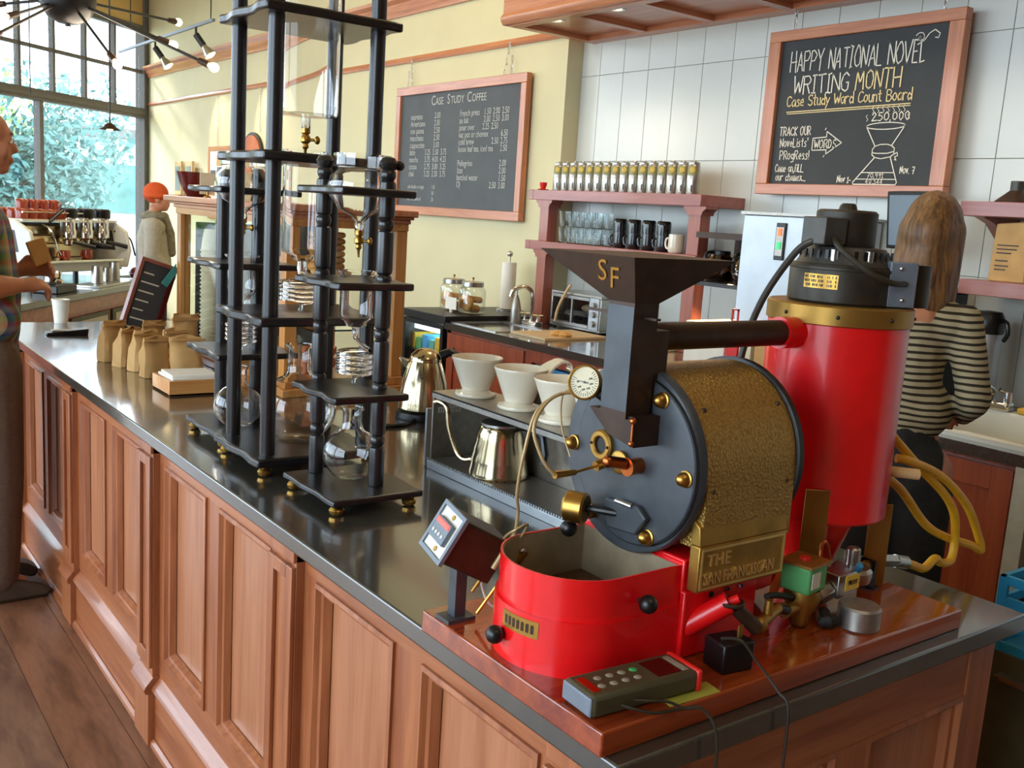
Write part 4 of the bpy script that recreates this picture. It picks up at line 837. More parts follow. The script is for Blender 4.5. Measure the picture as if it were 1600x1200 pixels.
pc = mkobj('paper_cup', cupm, 'paper'); pc.location = (1.085, 5.17, ZC); tag(pc, 'white paper cup standing at the far end of the counter', 'cup')
ph = thing('card_reader', 'black handheld device lying on the far end of the counter', 'device', (1.02, 4.75, ZC), -.05)
part(ph, 'body', MB().prism([(-.09, .0), (.085, 0), (.09, .03), (.05, .026), (-.085, .012)], 'y', -.035, .035), 'black_plastic', world=False, bevel=.003)
part(ph, 'keys', MB().box(-.06, .04, -.02, .02, .018, .022), 'button', world=False)

# ================================================================== pastry case on the counter
pc_ = thing('pastry_case', 'honey-wood pastry display case with glass sides on the counter', 'display case', (1.58, 3.68, ZC))
a0, a1, b0, b1, zt2 = 1.345, 1.805, 3.09, 4.22, 1.53
part(pc_, 'base', MB().box(a0 - .02, a1, b0 - .02, b1 + .02, ZC, ZC + .025).box(a0 - .008, a1, b0 - .008, b1 + .008, ZC + .025, ZC + .055), 'case_wood_y', bevel=.003)
for x in (a0, a1 - .045):
    for y in (b0, b1 - .045):
        p = part(pc_, 'corner_post', MB().box(x, x + .045, y, y + .045, ZC + .055, zt2), 'case_wood_z', bevel=.003)
        if x == a0 and y != b0:
            for k in range(10): part(p, 'shelf_hole', MB().cyl((x + .0452, y + .02, 1.1 + .03 * k), (x + .0456, y + .02, 1.1 + .03 * k), .003, n=8), 'black_plastic')
part(pc_, 'top_rail', MB().box(a0 - .004, a1, b0 - .004, b1 + .004, zt2, 1.565), 'case_wood_y')
part(pc_, 'crown', MB().box(a0 - .012, a1 + .005, b0 - .012, b1 + .012, 1.555, 1.57).box(a0 - .026, a1 + .01, b0 - .026, b1 + .026, 1.57, 1.58).box(a0 - .045, a1 + .015, b0 - .045, b1 + .045, 1.58, 1.602), 'trim_y', bevel=.003)
part(pc_, 'front_pane', MB().box(a0 + .018, a0 + .022, b0 + .045, b1 - .045, ZC + .055, zt2), 'case_glass'); part(pc_, 'end_pane', MB().box(a0 + .045, a1 - .045, b0 + .018, b0 + .022, ZC + .055, zt2), 'case_glass')
part(pc_, 'end_pane', MB().box(a0 + .045, a1 - .045, b1 - .022, b1 - .018, ZC + .055, zt2), 'case_glass')
for z in (1.17, 1.35): part(pc_, 'glass_shelf', MB().box(a0 + .12, a1 - .05, b0 + .03, b1 - .03, z, z + .006), 'tumbler')
part(pc_, 'back_door', MB().box(a1 - .02, a1 - .012, 3.68, b1 - .045, ZC + .055, zt2), 'motor_grey'); part(pc_, 'back_frame', MB().box(a1 - .03, a1 - .01, 3.62, 3.68, ZC + .055, zt2), 'case_wood_z')
ck = thing('paper_cup_stack', 'tall nested stack of cream paper cups inside the pastry case', 'cups', (1.412, 3.985, ZC + .055))
for k in range(24): part(ck, 'cup_rim', MB().lathe([(.0405, .006 + .0165 * k), (.0455, .004 + .0165 * k), (.046, .0085 + .0165 * k), (.0418, .012 + .0165 * k)], (0, 0, 0), 24), 'cup_paper', world=False)
part(ck, 'cup', MB().lathe([(.041, .385), (.0415, .40), (.032, .468), (.03, .472), (.0, .47)], (0, 0, 0), 28, caps=False), 'cup_paper', world=False); part(ck, 'inner_cups', MB().lathe([(.041, 0), (.041, .40)], (0, 0, 0), 24), 'cup_paper', world=False)
solo('slate_sign', MB().box(1.40, 1.74, 4.142, 4.150, ZC + .055, 1.50), 'slate', 'dark slate sign standing at the far end inside the pastry case', 'sign', bevel=.002)
cs = thing('price_card', 'cream price card with dark border leaning inside the pastry case', 'card', (1.5, 4.02, 1.006))
CM = Matrix.Translation((1.50, 4.03, ZC + .055)) @ Matrix.Rotation(.12, 4, 'Y') @ Matrix.Rotation(-.1, 4, 'X')
part(cs, 'card', MB().box(-.10, .10, 0, .003, .15, .5).xf(CM), 'cup_paper'); part(cs, 'card_border', MB().box(-.09, .09, -.001, 0, .485, .49).box(-.09, -.085, -.001, 0, .17, .485).box(.085, .09, -.001, 0, .17, .485).xf(CM), 'black_metal')
part(cs, 'lettering', text(text(MB(), 'Pastries', .034, (-.06, -.0012, .43), (1, 0, 0), (0, 0, 1), 1, .2), 'fresh daily', .024, (-.06, -.0012, .385), (1, 0, 0), (0, 0, 1), 1, .2).xf(CM), 'black_metal') if False else None
PST = [('muffin', 1.60, 3.30, 1.176), ('muffin', 1.60, 3.42, 1.176), ('muffin', 1.62, 3.54, 1.176), ('muffin', 1.52, 3.36, 1.176), ('muffin', 1.53, 3.5, 1.176), ('scone', 1.55, 3.75, 1.176), ('scone', 1.64, 3.72, 1.176), ('scone', 1.58, 3.32, 1.356), ('scone', 1.6, 3.5, 1.356), ('scone', 1.62, 3.68, 1.356)]
for i, (k, x, y, z) in enumerate(PST):
    if k == 'muffin': mb = MB().lathe([(.022, 0), (.03, .035), (.038, .042), (.036, .058), (.02, .07), (0, .073)], (x, y, z), 16, caps=False)
    else: mb = MB().sph((x, y, z + .025), (.05, .04, .026), 14, 8)
    solo(k, mb, 'pastry', 'golden %s, %s from the near end, on the %s shelf of the pastry case' % (k, ORD[i if i < 5 else i - 5 if i < 7 else i - 7], 'lower' if z < 1.3 else 'upper'), 'pastry', '%ss on the %s case shelf' % (k, 'lower' if z < 1.3 else 'upper'))
for i in range(7):
    solo('baking_ring', MB().torus((1.56, 3.22, 1.37 + .022 * i), .05, .0105, 'z', 20, 8), 'pastry' if i % 3 else 'bagel', 'golden ring cookie, %s from the bottom of the stack in the case' % 'first second third fourth fifth sixth seventh'.split()[i], 'cookie', 'stacked ring cookies in the case')
for i, z in enumerate((1.055, 1.085)):
    solo('terracotta_bowl', MB().lathe([(.03, 0), (.055, .02), (.06, .045), (.056, .045), (.05, .022), (.0, .006)], (1.56, 3.26, 1.006 + .045 * i), 20, caps=False), 'terracotta', ('lower' if i == 0 else 'upper') + ' terracotta bowl at the near end of the pastry case', 'bowl', 'terracotta bowls in the case')
bo = solo('mixing_bowl', MB().lathe([(.0, .0), (.035, .0), (.04, .004), (.06, .04), (.078, .094), (.08, .1), (.076, .1), (.057, .042), (.036, .008), (.0, .006)], (1.405, 4.165, 1.602), 32, caps=False), 'maroon', 'dark red ceramic bowl on top of the pastry case', 'bowl', angle=60)
fg = thing('menu_card_holder', 'small beige card in a brass holder on the pastry case beside the red bowl', 'card holder', (1.40, 4.03, 1.602))
part(fg, 'card', MB().box(1.375, 1.435, 4.028, 4.031, 1.615, 1.70), 'cup_paper'); part(fg, 'holder', MB().lathe([(.016, 1.602), (.014, 1.608), (.004, 1.612), (.004, 1.63)], (1.405, 4.025, 0), 12), 'brass')
# ================================================================== back bar along the tiled wall
BX = 3.2; ZK = .95; ZKT = ZK - .04
solo('back_worktop', MB().box(BX, 3.66, 4.50, 4.985, ZKT, ZK).box(BX, 3.25, 4.99, 5.0, ZKT, ZK).box(3.62, XT, 4.5, 5.0, ZKT, ZK).box(BX, XT, 2.12, 4.50, ZKT, ZK).box(BX, 3.27, 1.45, 2.12, ZKT, ZK).box(3.86, XT, 1.45, 2.12, ZKT, ZK).box(BX, XT, .4, 1.45, ZKT, ZK), 'stone', 'dark stone worktop of the back bar under the shelves', 'countertop')
def cabinet(y0, y1, label, doors, m='cab_wood'):
    t = thing('base_cabinet', label, 'cabinet', (BX + .3, (y0 + y1) / 2, 0), 0, 'back bar base cabinets')
    part(t, 'carcass', MB().box(BX + .04, XT, y0, y1, .09, .55 if True else ZKT).box(BX + .04, BX + .06, y0, y1, .55, ZKT), m); part(t, 'toe_kick', MB().box(BX + .1, XT, y0, y1, 0, .09), 'black_metal')
    n = len(doors)
    for k in range(n):
        a = y0 + (y1 - y0) * k / n + .006; b2 = y0 + (y1 - y0) * (k + 1) / n - .006
        d = part(t, 'door', MB().box(BX + .02, BX + .04, a, b2, .12, ZKT - .02), m, bevel=.002)
        part(d, 'door_frame', MB().box(BX + .012, BX + .02, a, a + .07, .12, ZKT - .02).box(BX + .012, BX + .02, b2 - .07, b2, .12, ZKT - .02).box(BX + .012, BX + .02, a + .07, b2 - .07, ZKT - .10, ZKT - .02).box(BX + .012, BX + .02, a + .07, b2 - .07, .12, .2), m, bevel=.0015)
    return t
cabinet(4.2, 4.98, 'reddish wood sink cabinet between the lit fridge and the open bay', (1,))
cabinet(2.6, 3.5, 'reddish wood cabinet hidden behind the coffee roaster', (1, 1))
cabinet(1.52, 2.45, 'reddish-orange wood cabinet below the right-hand sink', (1,))
ob = thing('open_bay', 'dark open storage bay under the cutting board worktop', 'cabinet', (BX + .3, 3.85, 0))
part(ob, 'back', MB().box(3.7, 3.72, 3.5, 4.2, .09, ZKT), 'black_metal'); part(ob, 'rail', MB().box(BX + .02, BX + .05, 3.5, 4.2, ZKT - .07, ZKT - .005), 'cab_wood'); part(ob, 'shelf', MB().box(BX + .06, 3.7, 3.5, 4.2, .4, .42), 'black_metal')
part(ob, 'jamb', MB().box(BX + .02, BX + .05, 4.14, 4.2, .09, ZKT - .07), 'cab_wood')
ub = thing('under_counter_bay', 'dark open bay right of the pale post below the back worktop', 'cabinet', (BX + .3, .95, 0))
part(ub, 'back', MB().box(3.9, 3.92, .42, 1.45, .05, ZKT), 'black_metal'); part(ub, 'side', MB().box(BX + .04, 3.9, .40, .42, .05, ZKT), 'black_metal'); part(ub, 'shelf', MB().box(BX + .06, 3.9, .42, 1.45, .48, .50), 'black_metal'); part(ub, 'plinth', MB().box(BX + .08, 3.92, .40, 1.45, 0, .05), 'black_metal')
tr_ = solo('blue_tray', MB().box(BX + .06, 3.5, 3.55, 4.1, .80, .82), 'blue_pack', 'blue plastic tray in the open bay below the worktop', 'tray')
solo('door_jamb_strip', MB().box(BX + .0, BX + .04, 1.46, 1.515, 0, ZKT - .0), 'door_white', 'pale wooden post right of the orange cabinet door', 'post')
# fridge
fr_ = thing('display_fridge', 'black under-counter fridge with lit glass door at the end of the back bar', 'fridge', (3.45, 5.24, 0))
f0, f1, fz = 5.01, 5.50, .985
part(fr_, 'body', MB().box(BX + .04, XY - .3, f0, f0 + .02, .02, fz - .05).box(BX + .04, XY - .3, f1 - .02, f1, .02, fz - .05).box(XY - .32, XY - .3, f0, f1, .02, fz - .05).box(BX + .04, XY - .3, f0, f1, .02, .08), 'black_metal')
part(fr_, 'top', MB().box(BX - .0, XY - .04, f0 - .02, f1, fz - .05, fz), 'black_metal', bevel=.003)
part(fr_, 'liner', MB().box(XY - .35, XY - .33, f0 + .02, f1 - .02, .08, fz - .05), 'fridge_back_glow')  # liner glows by itself: the cyan lamplight is put into its material
part(fr_, 'lamp', MB().box(BX + .06, BX + .09, f0 + .06, f1 - .06, fz - .125, fz - .095), 'fridge_light')
light('POINT', 'fridge_lamp_glow', (BX + .2, 5.25, .88), 2.5, (.75, .97, 1), .05)
dr_ = part(fr_, 'door', MB().box(BX + .0, BX + .03, f0, f0 + .03, .03, fz - .055).box(BX + .0, BX + .03, f1 - .045, f1, .03, fz - .055).box(BX, BX + .03, f0 + .03, f1 - .045, fz - .085, fz - .055).box(BX, BX + .03, f0 + .03, f1 - .045, .03, .08), 'black_metal')
part(dr_, 'door_glass', MB().box(BX + .012, BX + .016, f0 + .03, f1 - .045, .08, fz - .085), 'clear_pane')
for z in (.45, .72): part(fr_, 'wire_shelf', MB().box(BX + .05, XY - .36, f0 + .02, f1 - .02, z, z + .008), 'steel')
cols = ['blue_pack', 'yellow_tag', 'teal_paper', 'blue_pack', 'green_plastic', 'yellow_tag']
for i in range(6):
    y = f0 + .06 + .075 * (i % 6); mb = MB().box(BX + .07, BX + .25, y, y + .062, .728, .728 + (.10 if i % 2 else .075))
    solo('chilled_pack', mb, cols[i], ['blue', 'yellow', 'teal', 'blue', 'green', 'yellow'][i] + ' chilled package, %s from the sink side on the upper fridge shelf' % ORD[i], 'package', 'packages in the fridge', bevel=.004)
for i in range(5):
    y = f0 + .07 + .085 * i; solo('chilled_bottle', MB().lathe([(.026, 0), (.027, .12), (.012, .16), (.012, .19), (0, .19)], (BX + .12, y, .458), 14, caps=False), cols[(i + 2) % 6], 'small bottle, %s from the sink side, on the lower fridge shelf' % ORD[i], 'bottle', 'bottles in the fridge')
# jars of bagels
def jar(x, y, lab):
    t = thing('bagel_jar', lab, 'jar', (x, y, fz), 0, 'bagel jars on the fridge')
    vess = [(.001, .003), (.075, .003), (.085, .01), (.087, .03), (.087, .14), (.08, .155), (.066, .162), (.064, .17)]
    inner = [(max(r - .004, .0005), z + .004) for r, z in vess]
    part(t, 'jar_glass', MB().lathe(vess + inner[::-1], (0, 0, 0), 28, caps=False), 'jar_glass', world=False, angle=60)
    l = part(t, 'lid', MB().lathe([(.068, .168), (.07, .17), (.07, .195), (.064, .2), (.02, .202), (.0, .202)], (0, 0, 0), 28, caps=False), 'steel', world=False); part(l, 'lid_knob', MB().lathe([(.004, .2), (.005, .214), (.009, .217), (.009, .224), (0, .227)], (0, 0, 0), 12, caps=False), 'brass', world=False)
jar(3.50, 5.375, 'left bagel jar with steel lid on the fridge top'); jar(3.50, 5.155, 'right bagel jar with steel lid on the fridge, beside the paper towel roll')
for i, (x, y, z, a, bb) in enumerate(((3.455, 5.15, .065, .25, 0), (3.52, 5.18, .03, 0, 1), (3.52, 5.16, .085, .4, 1), (3.455, 5.37, .065, .3, 0), (3.52, 5.39, .03, .2, 1), (3.52, 5.37, .085, .5, 1))):
    o = solo('bagel', MB().torus((0, 0, 0), .034, .021, 'z', 18, 10), 'bagel', 'golden bagel, %s from the bottom, in the %s glass jar' % (ORD[i % 3], 'right' if i < 3 else 'left'), 'bagel', 'bagels in the %s jar' % ('right' if i < 3 else 'left'), origin=(0, 0, 0))
    o.location = (x, y, fz + z); o.rotation_euler = (0, 1.4 if not bb else .1, a)
st_ = solo('jar_sign', MB().box(3.375, 3.379, 5.145, 5.27, fz + .02, fz + .095).cyl((3.38, 5.205, fz), (3.38, 5.205, fz + .02), .012, n=12), 'paper', 'small white price card standing before the bagel jars', 'sign')
pt = thing('paper_towel_roll', 'white paper towel roll on an upright steel holder by the sink', 'paper towel', (3.86, 5.27, fz))
part(pt, 'holder_base', MB().lathe([(.075, 0), (.075, .01), (.01, .014), (.006, .36), (0, .36)], (0, 0, 0), 24, caps=False), 'steel', world=False); part(pt, 'roll', MB().lathe([(.01, .015), (.062, .015), (.06, .32), (.01, .32)], (0, 0, 0), 28, sx=.8, sy=.8), 'paper', world=False); part(pt, 'ball_finial', MB().sph((0, 0, .375), .02, 14, 10), 'steel', world=False)
shb = solo('ledge_box', MB().box(3.66, 4.0, 4.93, 5.01, ZK, ZK + .035), 'brown_metal', 'low dark wooden ledge behind the bar sink', 'ledge')
sk = thing('bar_sink', 'stainless bar sink set into the back worktop below the tap', 'sink', (3.45, 4.74, ZK))
part(sk, 'rim', MB().box(3.235, 3.255, 4.51, 4.98, ZK, ZK + .006).box(3.60, 3.66, 4.51, 4.98, ZK, ZK + .006).box(3.255, 3.60, 4.51, 4.53, ZK, ZK + .006).box(3.255, 3.60, 4.96, 4.98, ZK, ZK + .006), 'steel')
part(sk, 'basin', MB().box(3.255, 3.26, 4.53, 4.96, ZK - .14, ZK).box(3.595, 3.6, 4.53, 4.96, ZK - .14, ZK).box(3.255, 3.6, 4.53, 4.535, ZK - .14, ZK).box(3.255, 3.6, 4.955, 4.96, ZK - .14, ZK).box(3.255, 3.6, 4.53, 4.96, ZK - .145, ZK - .14), 'steel')
fa = thing('gooseneck_tap', 'chrome gooseneck tap with cross handles at the bar sink', 'tap', (3.70, 4.79, ZK + .0))
part(fa, 'deck_plate', MB().box(3.67, 3.73, 4.71, 4.87, ZK, ZK + .03), 'chrome', bevel=.008); part(fa, 'spout', MB().tube([(3.70, 4.79, ZK + .03), (3.70, 4.79, ZK + .17), (3.69, 4.80, ZK + .215), (3.65, 4.82, ZK + .235), (3.60, 4.85, ZK + .215), (3.585, 4.86, ZK + .17)], .013, 12, 6), 'chrome')
for y in (4.725, 4.855): part(fa, 'cross_handle', MB().cyl((3.70, y, ZK + .03), (3.70, y, ZK + .065), .012, n=12).cyl((3.68, y - .025, ZK + .068), (3.72, y + .025, ZK + .068), .007, n=8).cyl((3.675, y + .02, ZK + .068), (3.725, y - .02, ZK + .068), .007, n=8), 'chrome')
sd = thing('soap_dispenser', 'slim steel soap bottle between the tap and the paper towel', 'soap bottle', (3.66, 4.90, ZK))
part(sd, 'bottle', MB().lathe([(.034, 0), (.036, .004), (.032, .09), (.02, .15), (.012, .165), (.012, .175)], (0, 0, 0), 20), 'brushed', world=False); part(sd, 'pump', MB().cyl((0, 0, .175), (0, 0, .215), .006).cyl((0, 0, .212), (-.035, .01, .206), .006), 'steel', world=False)
cb = solo('cutting_board', MB().box(3.31, 3.76, 4.15, 4.47, ZK, ZK + .015), 'cutting', 'pale cutting board on the back worktop beside the sink', 'cutting board', bevel=.002)
for i in range(2): solo('bread_piece', MB().lathe([(.0, 0), (.035, 0), (.04, .012), (.03, .025), (0, .03)], (3.46 + .02 * i, 4.235 - .045 * i, ZK + .015), 16, caps=False), 'bagel', ('left' if i == 0 else 'right') + ' cut bread roll half on the cutting board', 'bread', 'bread halves on the cutting board')
# toaster oven
to = thing('toaster_oven', 'steel toaster oven with tilted door handle on the back worktop', 'toaster oven', (3.95, 4.53, ZK)); o0, o1 = 4.30, 4.77
part(to, 'shell', MB().box(3.83, 4.12, o0, o1, ZK + .21, ZK + .225).box(3.83, 4.12, o0, o1, ZK + .01, ZK + .025).box(3.83, 4.12, o0, o0 + .015, ZK + .025, ZK + .21).box(3.83, 4.12, o1 - .015, o1, ZK + .025, ZK + .21).box(4.105, 4.12, o0, o1, ZK + .025, ZK + .21), 'steel', bevel=.003)
part(to, 'control_panel', MB().box(3.825, 3.84, o0 + .015, o0 + .10, ZK + .025, ZK + .21), 'pale_steel')
for z in (.06, .115, .17): part(to, 'knob', MB().cyl((3.825, o0 + .055, ZK + z), (3.805, o0 + .055, ZK + z), .019, .017, 16), 'steel')
gd_ = part(to, 'glass_door', MB().box(3.825, 3.83, o0 + .10, o1 - .015, ZK + .03, ZK + .205), 'clear_pane'); part(gd_, 'door_frame', MB().box(3.82, 3.832, o0 + .10, o1 - .015, ZK + .19, ZK + .208).box(3.82, 3.832, o0 + .10, o1 - .015, ZK + .028, ZK + .045).box(3.82, 3.832, o0 + .25, o0 + .262, ZK + .045, ZK + .19), 'steel')
for k in range(12): part(to, 'rack_rod', MB().cyl((3.85, o0 + .11 + .03 * k, ZK + .09), (4.1, o0 + .11 + .03 * k, ZK + .09), .003, n=6), 'steel')
part(to, 'cavity', MB().box(4.098, 4.104, o0 + .1, o1 - .016, ZK + .026, ZK + .209).box(3.84, 4.1, o0 + .1, o1 - .016, ZK + .026, ZK + .03), 'black_metal'); part(to, 'crumb_tray', MB().sph((3.97, 4.52, ZK + .13), (.07, .09, .03), 14, 8), 'tray_inner')
solo('tongs', MB().tube([(3.80, 4.68, ZK + .04), (3.80, 4.66, ZK + .12), (3.805, 4.60, ZK + .225), (3.81, 4.565, ZK + .27)], .009, 8, 4), 'cream_wood', 'wooden-handled tongs leaning on the toaster oven door', 'tongs')
for x in (3.85, 4.1):
    for y in (o0 + .03, o1 - .03): part(to, 'foot', MB().cyl((x, y, ZK), (x, y, ZK + .011), .012, n=10), 'black_plastic')

# shelf unit
sh = thing('wall_shelf', 'mauve wooden two-tier shelf with corbelled posts against the tiles', 'shelf', (3.97, 4.31, ZK)); sy0, sy1, sx = 3.578, 5.0, 3.81
part(sh, 'top_board', MB().box(sx, XT, sy0, sy1 + .0, 1.717, 1.778).box(sx, XY - .005, sy1, 5.045, 1.717, 1.778), 'shelf_wood', bevel=.003)
part(sh, 'middle_board', MB().box(sx, XT, sy0, sy1, 1.41, 1.465).box(sx, XY - .005, sy1, 5.05, 1.41, 1.465), 'shelf_wood', bevel=.003)
for y0 in (4.845, sy0 + .0):
    for z0, z1 in ((ZK, 1.41), (1.465, 1.717)):
        p = part(sh, 'post', MB().box(sx + .01, sx + .085, y0, y0 + .085, z0, z1), 'shelf_wood_z', bevel=.003)
        part(p, 'corbel', MB().prism([(y0 - .035, z1), (y0 - .035, z1 - .012), (y0 - .014, z1 - .026), (y0 - .008, z1 - .045), (y0 + .093, z1 - .045), (y0 + .099, z1 - .026), (y0 + .12, z1 - .012), (y0 + .12, z1)], 'x', sx + .004, sx + .095), 'shelf_wood_z')
# tea tins: sixteen in a row
def tin():
    t = thing('tea_tin', 'tall silver tea tin with yellow emblem in the row on the top shelf', 'tin', (0, 0, 0), 0, 'silver tea tins on the top shelf')
    part(t, 'body', MB().lathe([(.033, 0), (.034, .003), (.034, .15), (.032, .153)], (0, 0, 0), 20), 'tin_silver', world=False)
    part(t, 'lid', MB().lathe([(.032, .152), (.031, .155), (.031, .166), (.026, .17), (.012, .172), (.008, .178), (0, .179)], (0, 0, 0), 20, caps=False), 'tin_silver', world=False)
    def arc(z0, z1, a0, a1, r=.0345): 
        mb = MB(); n = 8
        for k in range(n): mb.add([(r * math.cos(a), r * math.sin(a), z) for a in (a0 + (a1 - a0) * k / n, a0 + (a1 - a0) * (k + 1) / n) for z in (z0, z1)], [(0, 2, 3, 1)])
        return mb
    part(t, 'label_band', arc(.10, .145, PI - .8, PI + .8), 'tin_label', world=False); e = part(t, 'emblem', MB().sph((-.0335, -.004, .128), (.003, .016, .018), 14, 8), 'tin_dot', world=False)
    part(t, 'label_white', arc(.078, .09, PI - .3, PI + .3).add(arc(.012, .045, PI - .22, PI + .22).v, arc(.012, .045, PI - .22, PI + .22).f), 'tin_white', world=False); part(t, 'label_print', arc(.015, .05, PI + .05, PI + .25, .0348), 'black_metal', world=False)
    return t
t0 = tin()
for i in range(16):
    y = 4.865 - i * .0755
    o = t0 if i == 0 else dup(t0, (0, 0, 0))
    o.location = (sx + .09, y, 1.778); o.rotation_euler = (0, 0, .45)
    o['label'] = 'silver tea tin with yellow emblem, %s from the red cup end of the row' % ORD[i]
rc = thing('espresso_cup', 'tiny red cup and saucer at the left end of the top shelf', 'cup', (sx + .05, 4.965, 1.778)); part(rc, 'cup', MB().lathe([(.014, .006), (.022, .03), (.024, .048), (.021, .048), (.0, .01)], (0, 0, 0), 16, caps=False), 'red_plastic', world=False); part(rc, 'saucer', MB().lathe([(.0, 0), (.03, .002), (.036, .007), (.0, .006)], (0, 0, 0), 18, caps=False), 'red_plastic', world=False)
# glasses: five columns, two deep, stacked two high
gm = MB().lathe([(.0, .0), (.026, .0), (.028, .003), (.035, .095), (.033, .095), (.026, .006), (.0, .006)], (0, 0, 0), 18, caps=False)
g0 = None
for lay in range(2):
    for row in range(2):
        for i in range(5):
            lab = 'clear tumbler, %s from the left in the %s row, %s layer of stacked glasses' % (ORD[i], 'front' if row == 0 else 'back', 'lower' if lay == 0 else 'upper')
            if g0 is None: g0 = o = mkobj('tumbler', gm, 'tumbler', angle=60)
            else: o = g0.copy(); COL.objects.link(o)
            o.location = (sx + .09 + .085 * row, 4.78 - .078 * i, 1.465 + .0965 * lay); tag(o, lab, 'glass', '%s layer of tumblers' % ('lower' if lay == 0 else 'upper'))
# mugs
def mug(m, lab, loc, rz, flip=False, group=None, h=.088, r=.04):
    t = thing('mug', lab, 'mug', loc, rz, group)
    s = lambda z: (h - z) if flip else z
    part(t, 'cup', MB().lathe([(0, s(0)), (r * .8, s(0)), (r * .97, s(.008)), (r, s(.03)), (r * .97, s(h)), (r * .9, s(h)), (r * .88, s(.012)), (0, s(.008))], (0, 0, 0), 24, caps=False), m, world=False, angle=60)
    part(t, 'handle', MB().tube([(0, r * .9, h * .78), (0, r * 1.45, h * .75), (0, r * 1.62, h * .5), (0, r * 1.4, h * .25), (0, r * .92, h * .22)], .0055, 8, 4), m, world=False)
names = ['first', 'second', 'third', 'fourth']
for i in range(4):
    y = 4.275 - .118 * i
    mug('mug_dark', 'black mug at the bottom of the %s mug stack from the glasses' % names[i], (sx + .10, y, 1.465), .4, False, 'lower black mugs')
    mug('mug_dark', 'upside-down black mug on top of the %s mug stack from the glasses' % names[i], (sx + .10, y + .004, 1.5535), -.5, True, 'upper black mugs', .078)
mug('white_ceramic', 'cream mug with handle next to the right shelf post', (sx + .075, 3.80, 1.465), .15, False, None, .10, .043)
mug('mug_dark', 'black mug behind the cream mug by the shelf post', (sx + .19, 3.73, 1.465), .2, False)
mug('mug_dark', 'upside-down black mug stacked behind the cream mug', (sx + .19, 3.73, 1.5535), .9, True)
# coffee brewer with carafes
br = thing('coffee_brewer', 'tall pale steel coffee brewer with switch panel right of the shelf', 'coffee brewer', (3.85, 3.05, ZK))
part(br, 'tower', MB().box(3.70, 4.12, 2.72, 3.19, ZK + .02, 1.687), 'pale_steel', bevel=.006); part(br, 'top_cap', MB().box(3.69, 4.13, 2.71, 3.20, 1.687, 1.70), 'brushed')
sp_ = part(br, 'switch_panel', MB().box(3.692, 3.70, 2.93, 2.985, 1.485, 1.655), 'black_plastic', bevel=.003); part(sp_, 'switch_plate', MB().box(3.689, 3.693, 2.937, 2.978, 1.505, 1.635), 'brushed'); part(sp_, 'orange_switch', MB().box(3.685, 3.69, 2.948, 2.968, 1.595, 1.63), 'led_orange'); part(sp_, 'green_switch', MB().box(3.685, 3.69, 2.948, 2.968, 1.535, 1.568), 'led_green')
part(br, 'brew_head', MB().box(3.78, 4.12, 3.20, 3.56, 1.56, 1.59), 'brown_metal'); part(br, 'warmer_back', MB().box(4.08, 4.12, 3.20, 3.56, 1.34, 1.56), 'brown_metal'); part(br, 'warmer_plate', MB().box(3.78, 4.12, 3.20, 3.56, 1.32, 1.34), 'black_metal')
for i, y in enumerate((3.475, 3.285)):
    t = thing('glass_carafe', ('left' if i == 0 else 'right') + ' round glass coffee carafe on the brewer warmer', 'carafe', (3.88, y, 1.34), 0, 'coffee carafes')
    part(t, 'bowl', MB().lathe([(.0, .001), (.06, .001), (.082, .03), (.085, .06), (.07, .11), (.05, .14), (.048, .16), (.045, .16), (.047, .138), (.067, .108), (.081, .06), (.078, .032), (.0, .005)], (0, 0, 0), 28, caps=False), 'carafe_glass', world=False, angle=60)
    part(t, 'coffee', MB().lathe([(.0, .006), (.072, .008), (.08, .04), (.078, .06), (0, .06)], (0, 0, 0), 24, caps=False), 'coffee', world=False); part(t, 'collar', MB().lathe([(.05, .138), (.053, .14), (.053, .158), (.05, .16)], (0, 0, 0), 24, caps=False), 'black_plastic', world=False)
    part(t, 'handle', MB().tube([(-.05, 0, .15), (-.10, 0, .145), (-.11, 0, .1), (-.1, 0, .06)], .009, 8, 4), 'black_plastic', world=False)
wp = solo('heat_shelf', MB().box(3.62, 3.95, 3.10, 3.42, 1.145, 1.152).box(3.62, 3.63, 3.10, 3.42, ZK, 1.145).box(3.94, 3.95, 3.10, 3.42, ZK, 1.145), 'paper', 'white box lit by the warm lamp left of the brewer', 'box')
light('SPOT', 'warmer_lamp', (3.85, 3.36, 1.315), 55, (1, .62, .30), .04, tgt=(3.75, 3.32, 1.0), spot=2.6)
solo('toaster', MB().box(3.75, 3.95, 3.66, 3.78, ZK, ZK + .15), 'pale_steel', 'small steel appliance behind the hopper left of the lit box', 'appliance', bevel=.01)
for i, (y, m, h) in enumerate(((2.86, 'kraft', .20), (2.95, 'cup_paper', .24), (3.03, 'red_plastic', .16))):
    solo('carton', MB().box(3.52, 3.6, y - .035, y + .035, ZK, ZK + h), m, ['kraft carton', 'cream carton', 'red carton'][i] + ' in front of the steel brewer', 'carton', bevel=.002)
rc_ = thing('red_clip', 'red plastic clip on a white tag before the brewer', 'clip', (3.55, 3.05, ZK)); part(rc_, 'clip', MB().box(3.545, 3.553, 3.03, 3.037, 1.19, 1.25).box(3.545, 3.553, 3.063, 3.07, 1.19, 1.25).box(3.545, 3.553, 3.03, 3.07, 1.243, 1.25).box(3.545, 3.553, 3.03, 3.07, 1.19, 1.197).box(3.545, 3.553, 3.045, 3.055, 1.16, 1.19), 'red_plastic'); part(rc_, 'tag', MB().box(3.548, 3.551, 3.06, 3.16, 1.10, 1.165).box(3.54, 3.56, 3.09, 3.11, ZK, 1.10), 'paper')
